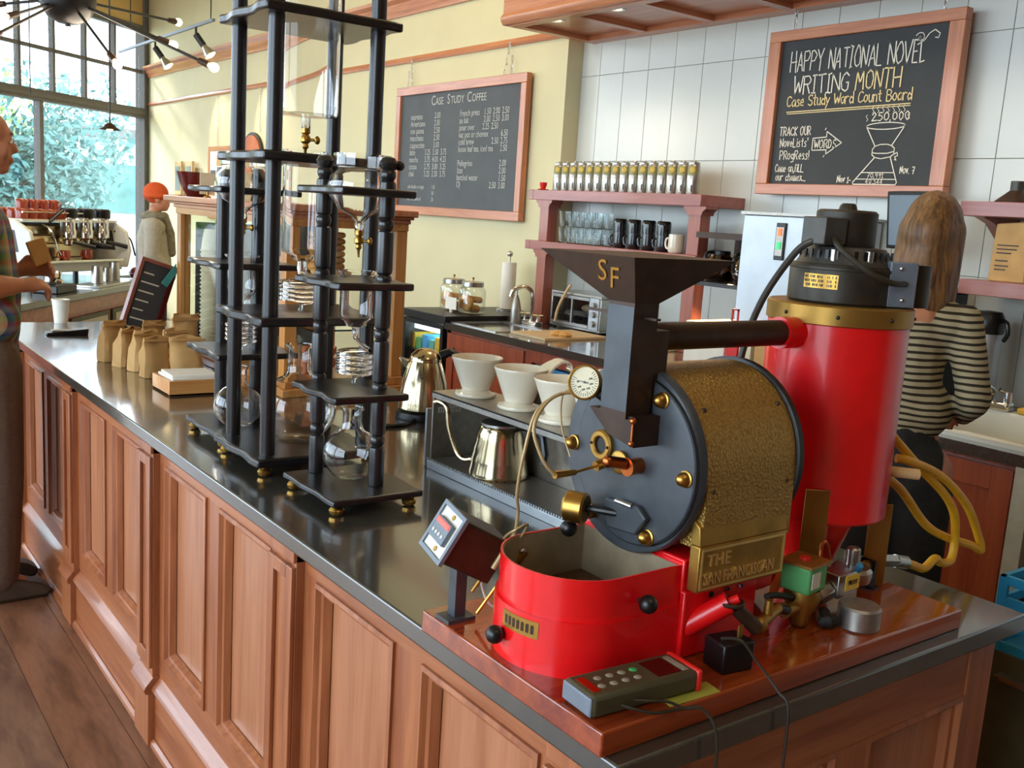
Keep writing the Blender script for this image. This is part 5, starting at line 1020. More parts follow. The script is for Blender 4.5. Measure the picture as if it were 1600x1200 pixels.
# right-hand shelf, monitor, grinder
rs_ = thing('wall_shelf', 'reddish wooden shelf pair at the right edge above the sink', 'shelf', (3.98, 1.6, 1.41))
part(rs_, 'upper_board', MB().box(3.83, XT, .6, 2.19, 1.725, 1.783), 'shelf_wood', bevel=.003); part(rs_, 'lower_board', MB().box(3.83, XT, .6, 2.15, 1.415, 1.475), 'shelf_wood', bevel=.003)
part(rs_, 'bracket', MB().prism([(3.85, 1.725), (XT, 1.725), (XT, 1.56), (4.10, 1.60), (3.95, 1.70)], 'y', 2.10, 2.14), 'shelf_wood_z')
mn = thing('monitor', 'black-framed flat screen standing beneath the word count chalkboard', 'monitor', (3.8, 2.40, 1.50)); MM = Matrix.Translation((3.80, 2.38, 1.695)) @ Matrix.Rotation(-.28, 4, 'Z') @ Matrix.Rotation(-.12, 4, 'Y')
part(mn, 'frame', MB().box(-.012, .02, -.16, .13, -.12, .12).xf(MM), 'black_plastic', bevel=.003); part(mn, 'screen', MB().box(-.0135, -.0118, -.145, .115, -.105, .105).xf(MM), 'screen'); part(mn, 'stand', MB().box(3.82, 3.86, 2.35, 2.41, 1.42, 1.58).box(3.76, 3.92, 2.30, 2.46, 1.41, 1.42), 'black_plastic')
gr_ = thing('grinder', 'black countertop grinder body behind the roaster motor', 'grinder', (3.80, 2.42, ZK)); part(gr_, 'housing', MB().box(3.66, 4.05, 2.22, 2.60, ZK, 1.41), 'black_metal', bevel=.008); part(gr_, 'top_tray', MB().box(3.64, 4.07, 2.20, 2.62, 1.41, 1.425).box(3.64, 3.66, 2.20, 2.62, 1.425, 1.47), 'grey_paint'); part(gr_, 'hopper_lid', MB().box(3.645, 3.66, 2.25, 2.55, 1.28, 1.36), 'motor_grey')
for y, z in ((2.45, 1.38), (2.28, 1.25)): part(gr_, 'screw', MB().sph((3.658, y, z), .008, 10, 8), 'steel')
kb = thing('coffee_bag', 'large kraft bag with printed lines on the right-hand shelf', 'bag', (3.93, 1.97, 1.475)); part(kb, 'bag', MB().prism([(1.905, 1.475), (2.052, 1.475), (2.045, 1.70), (1.915, 1.712)], 'x', 3.86, 3.96), 'kraft', bevel=.006)
pm = MB()
for k, (z, l) in enumerate(((1.615, .085), (1.60, .08), (1.585, .06), (1.555, .05), (1.535, .055), (1.52, .045))): pm.box(3.8588, 3.8598, 2.03 - l, 2.03, z, z + .005)
part(kb, 'print', pm, 'brown_metal'); solo('coffee_bag', MB().prism([(1.76, 1.475), (1.885, 1.475), (1.88, 1.60), (1.77, 1.66)], 'x', 3.86, 3.95), 'paper', 'white paper bag at the right edge of the lower shelf', 'bag', bevel=.006)
fn_ = thing('jug', 'brown squat jug with dark neck on the upper right shelf', 'jug', (3.93, 2.02, 1.783)); part(fn_, 'body', MB().lathe([(.075, 0), (.076, .005), (.03, .045), (.024, .05)], (0, 0, 0), 24), 'brown_metal', world=False); part(fn_, 'neck', MB().lathe([(.026, .048), (.026, .085), (.022, .086)], (0, 0, 0), 20), 'motor_grey', world=False)
sg_ = thing('siphon_brewer', 'tall clear glass siphon at the right end of the upper shelf', 'siphon', (3.92, 1.93, 1.783)); part(sg_, 'tube', MB().lathe([(.001, .002), (.025, .002), (.028, .05), (.02, .07), (.02, .19), (.023, .195), (.021, .195), (.018, .19), (.018, .07), (.026, .05), (.023, .005), (.001, .005)], (0, 0, 0), 20, caps=False), 'tumbler', world=False, angle=60); part(sg_, 'clamp', MB().cyl((-.03, 0, .10), (.03, 0, .10), .006).cyl((0, 0, .095), (0, 0, .105), .024, n=16), 'steel', world=False)
# right-hand sink and what stands around it
sr = thing('hand_sink', 'cream enamel hand sink set into the worktop at the right edge', 'sink', (3.56, 1.80, ZK))
part(sr, 'rim', MB().box(3.262, 3.30, 1.46, 2.115, ZK - .025, ZK + .022).box(3.80, 3.865, 1.46, 2.115, ZK - .0, ZK + .03).box(3.30, 3.80, 2.085, 2.115, ZK - .0, ZK + .026).box(3.30, 3.80, 1.46, 1.49, ZK, ZK + .026), 'white_enamel', bevel=.008)
part(sr, 'basin', MB().box(3.295, 3.30, 1.49, 2.085, ZK - .16, ZK + .01).box(3.795, 3.80, 1.49, 2.085, ZK - .16, ZK + .02).box(3.30, 3.80, 1.49, 1.495, ZK - .16, ZK + .02).box(3.30, 3.80, 2.08, 2.085, ZK - .16, ZK + .02).box(3.30, 3.80, 1.49, 2.085, ZK - .165, ZK - .16), 'white_enamel')
f2 = thing('mixer_tap', 'low chrome mixer tap with lever handles on the hand sink', 'tap', (3.82, 1.93, ZK + .03)); part(f2, 'deck', MB().box(3.79, 3.85, 1.86, 2.02, ZK + .03, ZK + .065), 'chrome', bevel=.01)
for y in (1.88, 2.0): part(f2, 'lever', MB().cyl((3.82, y, ZK + .065), (3.82, y, ZK + .105), .016, .014, 12).cyl((3.82, y, ZK + .10), (3.79, y + .02, ZK + .115), .007), 'chrome')
part(f2, 'spout', MB().tube([(3.82, 1.94, ZK + .06), (3.82, 1.94, ZK + .10), (3.76, 1.94, ZK + .12), (3.69, 1.94, ZK + .09)], .012, 10, 5), 'chrome')
th = thing('airpot', 'steel airpot with black lid and handle beside the striped shirt', 'thermos', (3.93, 2.06, ZK + .0)); part(th, 'body', MB().lathe([(.06, 0), (.062, .01), (.062, .30), (.058, .315)], (0, 0, 0), 28), 'pale_steel', world=False); part(th, 'lid', MB().lathe([(.062, .312), (.066, .32), (.066, .37), (.05, .40), (0, .405)], (0, 0, 0), 28, caps=False), 'black_plastic', world=False); part(th, 'handle', MB().tube([(0, -.06, .37), (-.02, -.09, .36), (-.02, -.098, .32), (-.01, -.08, .29)], .009, 8, 5), 'black_plastic', world=False)
solo('sponge', MB().box(3.80, 3.86, 1.72, 1.83, ZK + .031, ZK + .055), 'yellow_hose', 'yellow sponge on the sink rim at the right edge', 'sponge', bevel=.006)
th['label'] = 'steel airpot with black lid and handle beyond the hand sink'
# crate and steel drawers past the end of the counter
dw = thing('storage_chest', 'low steel drawer chest on the floor past the end of the counter', 'chest', (2.75, 1.0, 0)); part(dw, 'body', MB().box(2.30, 2.95, .60, 1.085, .06, .66), 'olive', bevel=.004); part(dw, 'toe_kick', MB().box(2.33, 2.92, .63, 1.05, 0, .06), 'black_metal')
for z in (.36, .62): part(dw, 'handle', MB().box(2.292, 2.30, .72, 1.05, z - .03, z - .01).box(2.27, 2.292, .72, 1.05, z - .012, z - .008), 'steel')
cr = thing('blue_crate', 'bright blue plastic crate on the drawers at the right edge', 'crate', (2.6, .9, .66)); 
for z in (.66, .715, .77, .822):
    part(cr, 'band', MB().box(2.30, 2.312, .62, 1.085, z, z + .022).box(2.30, 2.80, 1.073, 1.085, z, z + .022).box(2.788, 2.80, .62, 1.085, z, z + .022).box(2.30, 2.80, .62, .632, z, z + .022), 'blue_crate')
for k in range(6): part(cr, 'slat', MB().box(2.299, 2.309, .64 + k * .085, .662 + k * .085, .66, .84), 'blue_crate')
part(cr, 'bottom', MB().box(2.31, 2.79, .63, 1.075, .66, .67), 'blue_crate')

# ================================================================== boards on the walls
def chain(root, x, y, z0, z1, lean=0):
    n = max(2, int((z1 - z0) / .034))
    for k in range(n):
        zc = z0 + (z1 - z0) * (k + .5) / n; yy = y + lean * (k + .5) / n; pts = []
        for j in range(10):
            a = 2 * PI * j / 10; u, v = .007 * math.cos(a), .021 * math.sin(a)
            pts.append((x, yy + u, zc + v) if k % 2 else (x + u, yy, zc + v))
        part(root, 'chain_link', MB().tube(pts, .0022, 6, closed=True), 'steel')
def board(name, label, cat, x, y0, y1, z0, z1, fw, slate, frame, th=.03, fz_=None):
    fs, fw = fw, fz_ or fw
    t = thing(name, label, cat, (x, (y0 + y1) / 2, z0))
    part(t, 'slate', MB().box(x + th * .4, x + th * .6, y0 + fs * .8, y1 - fs * .8, z0 + fw * .8, z1 - fw * .8), slate)
    for a, b2, c, d in ((y0, y1, z0, z0 + fw), (y0, y1, z1 - fw, z1)): part(t, 'frame_rail', MB().box(x, x + th, a, b2, c, d), frame[0], bevel=.003)
    for a, b2 in ((y0, y0 + fs), (y1 - fs, y1)): part(t, 'frame_stile', MB().box(x, x + th, a, b2, z0 + fw, z1 - fw), frame[1], bevel=.003)
    return t
mb_ = board('menu_board', 'grey framed menu board listing coffee prices hung on the yellow wall', 'menu board', 3.965, 5.35, 7.06, 1.572, 2.536, .062, 'slate', ('trim_y', 'trim_z'), .045)
chain(mb_, 3.99, 6.86, 2.536, 2.75, .03); chain(mb_, 3.99, 5.645, 2.536, 2.75, -.05); chain(mb_, 3.99, 6.92, 2.536, 2.66); chain(mb_, 3.99, 5.56, 2.536, 2.66)
ink = MB(); xi = 3.981; L = lambda s, y, z, size=.063, al='LEFT', sx_=.78: text(ink, s, size, (xi, y, z), (0, -1, 0), (0, 0, 1), sx_, align=al)
yy = 6.555
for big, small, adv in (('C', 'ASE', .222), ('S', 'TUDY', .262), ('C', 'OFFEE', .3)):
    L(big, yy, 2.385, .1, sx_=.85); L(small, yy - (.047 if big == 'S' else .062), 2.385, .076, sx_=.88); yy -= adv
z = 2.288
for s, p in (('espresso', '2.00'), ('Americano', '2.00'), ('con panna', '2.50'), ('macchiato', '2.50'), ('cappuccino', '3.00'), ('latte', '3.25 3.50 3.75'), ('mocha', '3.75 4.00 4.25'), ('cocoa', '2.75 3.00 3.25'), ('chai', '3.25 3.50 3.75')):
    L(s, 6.845, z)
    for k, q in enumerate(p.split()): L(q, (6.50 if len(p) < 6 else 6.618) - .113 * k, z)
    z -= .0535
for z, s, p in ((1.768, 'add double or single', '1.00'), (1.722, 'add second', '.50'), (1.677, 'soy, rice, almond', '.50')): L(s, 6.852, z, .042, sx_=.72); L(p, 6.50, z, .042, sx_=.72)
z = 2.288
for s, p, a in (('French press', '1.50 2.00 2.50', 0), ('au lait', '2.00 2.50 3.00', 0), ('pour over', '2.25 2.50', .12), ('vac pot or chemex', '6.50', 0), ('cold brew', '2.50 2.75', 0), ('loose leaf tea, iced tea', '2.50', 0), ('', '', 0), ('Pellegrino', '2.00', 0), ('Izze', '2.00', 0), ('bottled water', '1.50', 0), ('OJ', '2.50 3.00', 0)):
    if s: L(s, 6.154, z)
    for k, q in enumerate(p.split()[::-1]): L(q, 5.545 + a + .108 * k, z, al='RIGHT')
    z -= .0502
part(mb_, 'lettering', ink, 'menu_ink')
# word count chalkboard
XB = 4.045
cbd = board('word_count_chalkboard', 'black chalkboard with chalk writing and drawn flask on the tiled wall', 'chalkboard', XB, 2.40, 3.435, 1.800, 2.594, .072, 'chalk_slate', ('trim_y', 'trim_z'), .05, .052)
chain(cbd, XB + .03, 3.31, 2.594, 2.70); chain(cbd, XB + .03, 2.52, 2.594, 2.70)
FONT = {'A': '0,0 1.9,6 4,0|.7,2 3.3,2', 'B': '0,0 0,6 2.5,6 3.4,5 2.6,3.3 0,3.1|2.6,3.3 3.8,1.8 2.6,0 0,0', 'C': '3.8,5 2.4,6 .8,5.2 0,3 .8,.7 2.4,0 3.9,1', 'D': '0,0 0,6 2.2,5.6 3.8,3.4 2.4,.4 0,0', 'E': '3.6,6 0,6 0,0 3.6,0|0,3 2.8,3', 'G': '3.8,5 2.2,6 .5,5 0,3 .6,.8 2.2,0 3.8,.8 3.8,2.8 2.4,2.8', 'H': '0,0 0,6|3.8,0 3.8,6|0,3 3.8,3', 'I': '0,6 2,6|1,6 1,0|0,0 2,0', 'K': '0,0 0,6|3.4,6 0,2.8 3.6,0', 'L': '0,6 0,0 3.4,0', 'M': '0,0 .4,6 2.3,2 4.2,6 4.6,0', 'N': '0,0 0,6 3.8,0 3.8,6', 'O': '2,6 .4,5 0,3 .5,.9 2,0 3.5,.9 4,3 3.6,5 2,6', 'P': '0,0 0,6 2.6,6 3.8,4.6 2.6,3 0,2.8', 'R': '0,0 0,6 2.6,6 3.7,4.7 2.6,3.2 0,3|1.6,3 3.8,0', 'S': '3.6,5.2 2,6 .4,5 .6,3.6 3.2,2.4 3.6,1 2,0 .1,.9', 'T': '0,6 4,6|2,6 2,0', 'U': '0,6 0,1.4 1.8,0 3.6,1.4 3.6,6', 'V': '0,6 2,0 4,6', 'W': '0,6 1.2,0 2.5,4.4 3.8,0 5,6', 'Y': '0,6 2,3 4,6|2,3 2,0', 'F': '0,0 0,6 3.6,6|0,3.2 2.8,3.2',
        'a': '3,3.4 1.4,4 0,2 1,0 2.6,.8 3,3.6 3.2,0', 'c': '3,3.2 1.6,4 .1,2.4 .8,.2 2.9,.6', 'd': '2.8,1 1.2,0 0,1.8 1.2,3.6 2.8,2.6|2.9,6.4 3,0', 'e': '0,2 2.9,2.2 1.8,4 .2,2.8 .6,.4 2.8,.5', 'f': '2.6,5.8 1.4,6 1,4 1,0|0,3.4 2.2,3.4', 'g': '2.8,3 1.2,4 0,2.2 1.2,.6 2.8,1.4|3,4 2.8,-1.4 .4,-1.8', 'h': '0,6 0,0|0,2.6 1.6,4 2.8,3 2.8,0', 'i': '.5,4 .5,0|.5,5.2 .6,5.4', 'l': '.5,6.2 .5,0', 'm': '0,0 0,4|0,3 1.2,4 2,3.2 2,0|2,3 3.2,4 4,3.2 4,0', 'n': '0,0 0,4|0,2.8 1.6,4 2.6,3.2 2.8,0', 'o': '1.5,4 .2,3 .1,1.2 1.4,0 2.8,1.2 2.7,3.2 1.5,4', 'r': '0,0 0,4|0,2.6 1.2,4 2.4,3.6', 's': '2.5,3.5 1.2,4 .3,3 2.2,1.6 2.2,.4 .2,.2', 't': '1.2,6 1.2,.6 2.4,.2|0,4 2.6,4.2', 'u': '0,4 .2,.8 1.4,0 2.6,1.2|2.7,4 2.8,0', 'v': '0,4 1.3,0 2.6,4', 'x': '0,4 2.8,0|2.6,4 0,0', 'y': '0,4 1.4,.8|2.9,4 .4,-2', '0': '1.8,5 .3,3.8 .4,1.2 1.8,0 3.2,1.4 3.2,3.8 1.8,5', '2': '0,3.8 1.4,5 3,3.8 0,0 3.4,.1', '5': '3.2,5 .4,5 .3,3 2.4,3.2 3.2,1.6 1.8,0 0,.4', '1': '0,3.6 1.2,5 1.2,0|0,0 2.4,0', '7': '0,5 3.2,5 1.2,0|.8,2.6 2.6,2.8', '4': '2.4,0 2.4,5 0,1.6 3.2,1.6', '9': '3,4 1.5,5 .3,3.6 1.6,2.4 3,3.8 2.4,0', '3': '0,4.4 1.6,5 2.6,3.8 1,2.8 2.8,1.4 1.4,0 0,.5', ',': '.6,.4 .1,-1', '.': '.3,.1 .5,.3', '!': '.4,6 .3,1.6|.3,.2 .4,.4', "'": '.5,6 .3,4.8', '-': '0,2 2,2.1'}
crnd = random.Random(3)
def pt3(u, v): return Vector((XB + .0185, 3.355 - u, 1.85 + v))                  # u to the right, v up, metres on the slate
def stroke(mb, pts, w):
    for (a, b2) in zip(pts[:-1], pts[1:]):
        p, q = pt3(*a), pt3(*b2); d = (q - p)
        if d.length < 1e-6: continue
        d.normalize(); s = Vector((0, -d.z, d.y)) * w; e = d * w * .6; o = Vector((-.0012, 0, 0))
        mb.add([p - e + s + o, p - e - s + o, q + e - s + o, q + e + s + o], [(0, 1, 2, 3)])
def write(mb, s, u, v, h, wk=.75, w=.0022, slope=.0, gap=1.3, jit=.0015):
    for chx in s:
        if chx == ' ': u += 3.2 * h / 6 * wk; continue
        mx_ = 0
        for st in FONT[chx].split('|'):
            pts = [tuple(float(q) for q in p.split(',')) for p in st.split()]; mx_ = max(mx_, max(p[0] for p in pts))
            stroke(mb, [(u + a * h / 6 * wk + crnd.uniform(-jit, jit), v + slope * u + b2 * h / 6 + crnd.uniform(-jit, jit)) for a, b2 in pts], w)
        u += (mx_ + gap) * h / 6 * wk
    return u
c1 = MB(); write(c1, 'HAPPY NATIONAL NOVEL', .055, .545, .095, .50, .0028, -.01, 1.05, .004); 
write(c1, 'WRITING', .085, .435, .085, .72, .0030, 0, 1.1, .003)
stroke(c1, [(.745 + .025 * t * math.cos(9 * t), .64 + .025 * t * math.sin(9 * t)) for t in [k / 20 for k in range(21)]], .002); stroke(c1, [(.735, .612), (.765, .628), (.785, .655), (.81, .668), (.835, .65), (.83, .632), (.815, .635)], .0022)
part(cbd, 'chalk_heading', c1, 'chalk'); c1 = MB()
write(c1, 'TRACK OUR', .03, .238, .042, .62); write(c1, 'NoveLists\'', .04, .182, .042, .66); write(c1, 'PRogRess!', .045, .122, .042, .70); write(c1, 'Come on,fiLL', .025, .062, .036, .62); write(c1, 'our chemex...', .035, .018, .036, .66)
part(cbd, 'chalk_note', c1, 'chalk'); c1 = MB()
stroke(c1, [(.235, .165), (.235, .222), (.312, .226), (.312, .252), (.40, .198), (.318, .146), (.318, .166), (.235, .165)], .0022); write(c1, 'WORDS', .247, .174, .040, .72)
stroke(c1, [(.30, .26), (.305, .268)], .002); stroke(c1, [(.305, .132), (.31, .14)], .002)
part(cbd, 'chalk_arrow', c1, 'chalk'); c1 = MB()
write(c1, '250,000', .55, .292, .044, .92, .0024)
for k in range(9): stroke(c1, [(.525 + k * .025, .352 + (.01 if 0 < k < 8 else -.04) + .004 * j, ) if False else (.523 + k * .0265 + .006 * math.sin(j * 1.6), (.328 if 0 < k < 8 else .292) + j * .007) for j in range(5)], .0013)
e = [(.625 + .099 * math.cos(a), .268 + .015 * math.sin(a)) for a in [2 * PI * k / 24 for k in range(25)]]; stroke(c1, e, .0022)
stroke(c1, [(.526, .268), (.583, .178), (.572, .165), (.572, .14), (.588, .128), (.486, .014), (.490, .006), (.71, .006), (.716, .016), (.668, .13), (.684, .142), (.684, .168), (.668, .18), (.724, .268)], .0024)
stroke(c1, [(.572, .152 - .003), (.60, .146), (.65, .146), (.684, .154)], .002); stroke(c1, [(.583, .178), (.61, .186), (.645, .186), (.668, .18)], .002); stroke(c1, [(.588, .128), (.62, .122), (.668, .13)], .002)
stroke(c1, [(.684, .14), (.70, .15), (.705, .135), (.69, .13), (.70, .115), (.69, .118)], .002); stroke(c1, [(.505, .03), (.712, .03)], .0018); stroke(c1, [(.53, .06), (.70, .06)], .0018)
write(c1, 'Nov 1-', .40, .012, .034, .6); write(c1, 'Nov. 7', .725, .055, .034, .6); write(c1, '70,991', .56, .036, .026, .9, .0013); write(c1, '40,344', .555, .009, .026, .9, .0013)
part(cbd, 'chalk_flask_drawing', c1, 'chalk')
c2 = MB()
write(c2, 'MONTH', .44, .437, .085, .66, .0032, 0, 1.1, .003)
write(c2, 'Case Study Word Count Board', .055, .378, .050, .80, .0026, 0, .85); stroke(c2, [(.058, .352), (.735, .362)], .0022); stroke(c2, [(.062, .343), (.735, .353)], .0018)
part(cbd, 'chalk_title', c2, 'chalk_warm')
# picture rail hangings farther along the yellow wall
pf = board('picture_collage', 'pink framed collage of small pictures hung by chains near the window', 'picture frame', 4.0, 10.75, 11.46, 1.35, 2.165, .05, 'paper', ('trim_y', 'trim_z'), .02)
chain(pf, 4.01, 11.18, 2.165, 2.74)
for i in range(3):
    for j in range(4): part(pf, 'small_picture', MB().box(4.004, 4.0075, 10.82 + i * .2, 10.98 + i * .2, 1.44 + j * .17, 1.56 + j * .17), ('screen', 'kraft', 'slate', 'paper')[(i * 2 + j) % 4])
ap = thing('arched_wall_panel', 'arched terracotta wall panel with dark rim hung on a chain', 'wall panel', (4.0, 10.13, 1.55)); arc_ = [(9.85, 1.55), (10.41, 1.55)] + [(10.13 + .28 * math.cos(a), 2.03 + .26 * math.sin(a)) for a in [PI * k / 16 for k in range(17)]]
part(ap, 'rim', MB().prism(arc_, 'x', 3.995, 4.02), 'motor_dark'); arc2 = [(9.88, 1.58), (10.38, 1.58)] + [(10.13 + .25 * math.cos(a), 2.03 + .23 * math.sin(a)) for a in [PI * k / 16 for k in range(17)]]; part(ap, 'panel', MB().prism(arc2, 'x', 3.985, 3.995), 'terracotta'); chain(ap, 4.01, 9.95, 2.29, 2.74)
for j in range(4): part(ap, 'printed_row', MB().box(3.983, 3.985, 9.9, 10.36, 1.62 + j * .1, 1.69 + j * .1), 'book_spines')
for i, (y, z0, z1) in enumerate(((12.35, 1.60, 2.0), (11.95, 1.83, 2.0))):
    t = thing('small_frame', ('taller' if i == 0 else 'shorter') + ' pale wooden picture frame leaning by the sunlit wall', 'picture frame', (3.95, y, z0)); part(t, 'frame', MB().box(3.94, 3.97, y - .12, y + .12, z0, z1), 'cream_wood', bevel=.003); part(t, 'picture', MB().box(3.936, 3.941, y - .08, y + .08, z0 + .05, z1 - .06), 'screen')
for i in range(2): struct('ledge_%d' % (i + 1), MB().box(3.90, XY, (12.2, 11.8)[i], (12.52, 12.1)[i], (1.57, 1.80)[i], (1.60, 1.83)[i]), 'trim_y')
# ================================================================== espresso corner
ec = thing('espresso_counter', 'wood-fronted espresso counter with dark top beyond the bar', 'counter', (1.5, 7.0, 0))
e_ = Vector((.585, .811, 0)); n_ = Vector((-.811, .585, 0)); q0 = Vector((.83, 5.68, 0)); q1 = Vector((2.30, 7.72, 0))
def quad(a, b2, d0, d1): return [tuple((p + n_ * d)[:2]) for p, d in ((a, d0), (b2, d0), (b2, d1), (a, d1))]
part(ec, 'top', MB().prism(quad(q0, q1, 0, .75), 'z', .91, .95), 'stone', bevel=.003)
part(ec, 'front', MB().prism(quad(q0, q1, .03, .72), 'z', .0, .91), 'cab_wood')
part(ec, 'front_rail', MB().prism(quad(q0, q1, .015, .03), 'z', .83, .905), 'fir_x')
for a, b2 in ((.42, .66), (.68, .97)):
    for z0, z1 in ((.62, .80), (.40, .60)):
        d = part(ec, 'drawer', MB().prism(quad(q0.lerp(q1, a), q0.lerp(q1, b2), .012, .03), 'z', z0, z1), 'olive', bevel=.003)
        part(d, 'drawer_panel', MB().prism(quad(q0.lerp(q1, a + .02), q0.lerp(q1, b2 - .02), .008, .012), 'z', z0 + .03, z1 - .03), 'door_white')
em = thing('espresso_machine', 'three-group chrome and white espresso machine before the corner window', 'espresso machine', (1.54, 7.52, .95), .6435)
P = lambda n, mb, m, r=em, **k: part(r, n, mb, m, world=False, **k)
for x in (-.42, .42):
    for y in (-.18, .18): P('foot', MB().cyl((x, y, 0), (x, y, .08), .02, n=12), 'black_plastic')
P('base', MB().box(-.47, .47, -.2, .24, .08, .15), 'white_enamel', bevel=.01); P('drip_tray', MB().box(-.42, .42, -.25, -.02, .15, .165), 'chrome'); P('back_body', MB().box(-.42, .42, .02, .24, .15, .40), 'brushed', bevel=.02)
P('splash_panel', MB().box(-.40, .42, .0, .02, .17, .38), 'warm_chrome'); P('front_band', MB().box(-.38, .44, -.06, .02, .26, .33), 'warm_chrome', bevel=.02)
for x in (-.47, .47):
    sp2 = P('side_panel', MB().prism([(-.24, .1), (-.27, .22), (-.24, .36), (-.12, .43), (.22, .43), (.26, .3), (.24, .1)], 'x', x - .015, x + .015), 'white_enamel', bevel=.008)
    P('side_vent', MB().prism([(-.15, .22), (-.12, .36), (.08, .38), (.12, .22)], 'x', x - .0165, x + .0165), 'motor_grey', r=sp2)
P('cup_rail', MB().box(-.46, .46, -.16, .24, .42, .435), 'white_enamel'); P('rail_bar', MB().tube([(-.46, -.16, .48), (.1, -.16, .48)], .006, 8), 'chrome')
for i, x in enumerate((.0, .17, .34)):
    gpt = P('group', MB().lathe([(.045, .30), (.055, .31), (.055, .36), (.05, .37), (.05, .44), (.058, .45)], (x, -.12, 0), 24), 'chrome'); P('group_cap', MB().lathe([(.06, .45), (.062, .455), (.062, .505), (.05, .515), (0, .515)], (x, -.12, 0), 24, caps=False), 'black_plastic', r=gpt)
    pf2 = P('portafilter', MB().lathe([(.02, .255), (.036, .265), (.038, .295), (.03, .30)], (x, -.12, 0), 18), 'chrome'); P('handle', MB().cyl((x + .03, -.15, .28), (x + .12, -.25, .25), .013, .017, 12), 'black_plastic', r=pf2)
P('steam_wand', MB().tube([(-.26, -.14, .40), (-.25, -.2, .36), (-.22, -.22, .25), (-.2, -.23, .2)], .008, 8, 4), 'chrome'); P('steam_wand', MB().tube([(.45, -.14, .36), (.5, -.18, .34), (.56, -.2, .30), (.6, -.21, .18)], .006, 8, 4), 'black_metal'); P('steam_lever', MB().cyl((-.22, -.16, .42), (-.12, -.18, .50), .012, n=10), 'black_plastic')
EM = Matrix.Translation((1.54, 7.52, .95)) @ Matrix.Rotation(.6435, 4, 'Z')
def redcup(lx, ly, z, lab, grp, rz=0, s=1.0, flip=False):
    p = EM @ Vector((lx, ly, z)); mug('cup_red', lab, tuple(p), rz, flip, grp, .06 * s, .038 * s)
redcup(-.08, -.16, .165, 'red-brown espresso cup on the machine drip tray under the first group', None, 2.0); redcup(.14, -.16, .165, 'red-brown espresso cup on the machine drip tray under the middle group', None, 2.2)
k = 0
for j in range(3):
    for i in range(5):
        redcup(-.40 + .085 * i + .02 * (j % 2), -.1 + .09 * j, .436, 'red-brown cup, %s from the left in the %s row on the espresso machine' % (ORD[i], ('front', 'middle', 'back')[j]), 'red cups on the espresso machine', k * .9, 1.1, True); k += 1
for i in range(4): redcup(-.36 + .095 * i, -.06, .503, 'red-brown cup, %s from the left in the top layer of the cup pile' % ORD[i], 'red cups on the espresso machine', i * 1.3, 1.0, True)
def on_ec(a, d): p = q0.lerp(q1, a) + n_ * d; return (p.x, p.y, .95)
for i, (a, d, r, h, m, lab) in enumerate(((.70, .14, .04, .12, 'steel', 'left steel milk pitcher on the tray beside the espresso machine'), (.77, .14, .036, .10, 'steel', 'middle steel milk pitcher on the tray beside the espresso machine'), (.83, .15, .04, .13, 'steel', 'right steel milk pitcher on the tray beside the espresso machine'), (.19, .2, .045, .19, 'steel', 'tall steel jug behind the man in the plaid shirt'))):
    x, y, z = on_ec(a, d); solo('milk_pitcher', MB().lathe([(.001, .002), (r, .002), (r, h * .4), (r * .85, h), (r * .8, h), (r * .92, h * .4), (r * .92, .006), (.001, .006)], (x, y, z + .015 * (i < 3)), 20, caps=False), m, lab, 'pitcher', angle=60)
pt_ = [on_ec(.62, .04), on_ec(.90, .04), on_ec(.90, .22), on_ec(.62, .22)]; solo('steel_tray', MB().prism([p[:2] for p in pt_], 'z', .95, .965), 'steel', 'flat steel tray under the milk pitchers', 'tray', bevel=.002)
kp = thing('tamping_station', 'black and chrome tamping station with portafilter on the espresso counter', 'tamping station', on_ec(.46, .16), .9)
P('base', MB().box(-.13, .13, -.08, .08, 0, .05), 'black_plastic', r=kp, bevel=.006); P('tamper', MB().lathe([(.029, .05), (.029, .07), (.012, .08), (.018, .11), (.016, .13), (0, .135)], (.05, 0, 0), 18, caps=False), 'chrome', r=kp); P('portafilter', MB().lathe([(.03, .05), (.036, .06), (.036, .09), (.03, .09)], (-.05, 0, 0), 18).cyl((-.07, -.02, .08), (-.16, -.09, .12), .013, .016, 12), 'chrome', r=kp); P('brush_rack', MB().box(-.02, .12, .03, .05, .05, .11), 'chrome', r=kp)
x, y, z = on_ec(.955, .10); solo('sugar_bowl', MB().sph((x, y, z + .05), (.06, .06, .05), 16, 10), 'maroon', 'round dark red bowl at the right end of the espresso counter', 'bowl')

# ================================================================== lamps
cl = thing('sputnik_chandelier', 'black sputnik chandelier with bare bulbs hanging near the window', 'chandelier', (1.484, 6.77, 2.72))
HC = Vector((1.484, 6.765, 2.745)); part(cl, 'hub', MB().lathe([(.0, -.165), (.018, -.165), (.02, -.15), (.06, -.148), (.12, -.115), (.158, -.05), (.165, .0), (.15, .06), (.1, .12), (.04, .15), (.0, .155)], tuple(HC), 32, caps=False), 'black_metal')
part(cl, 'down_rod', MB().cyl(tuple(HC + Vector((0, 0, .15))), (HC.x, HC.y, 4.3), .012, n=10), 'black_metal')
ENDS = [(1.089, 6.545, 2.541), (0.97, 6.279, 2.383), (1.636, 6.249, 2.337), (2.134, 6.809, 2.573), (2.367, 7.439, 2.822), (2.117, 5.992, 2.365), (1.139, 7.229, 2.705), (2.35, 7.1, 3.05), (0.7, 6.3, 3.1), (1.2, 7.6, 3.25)]
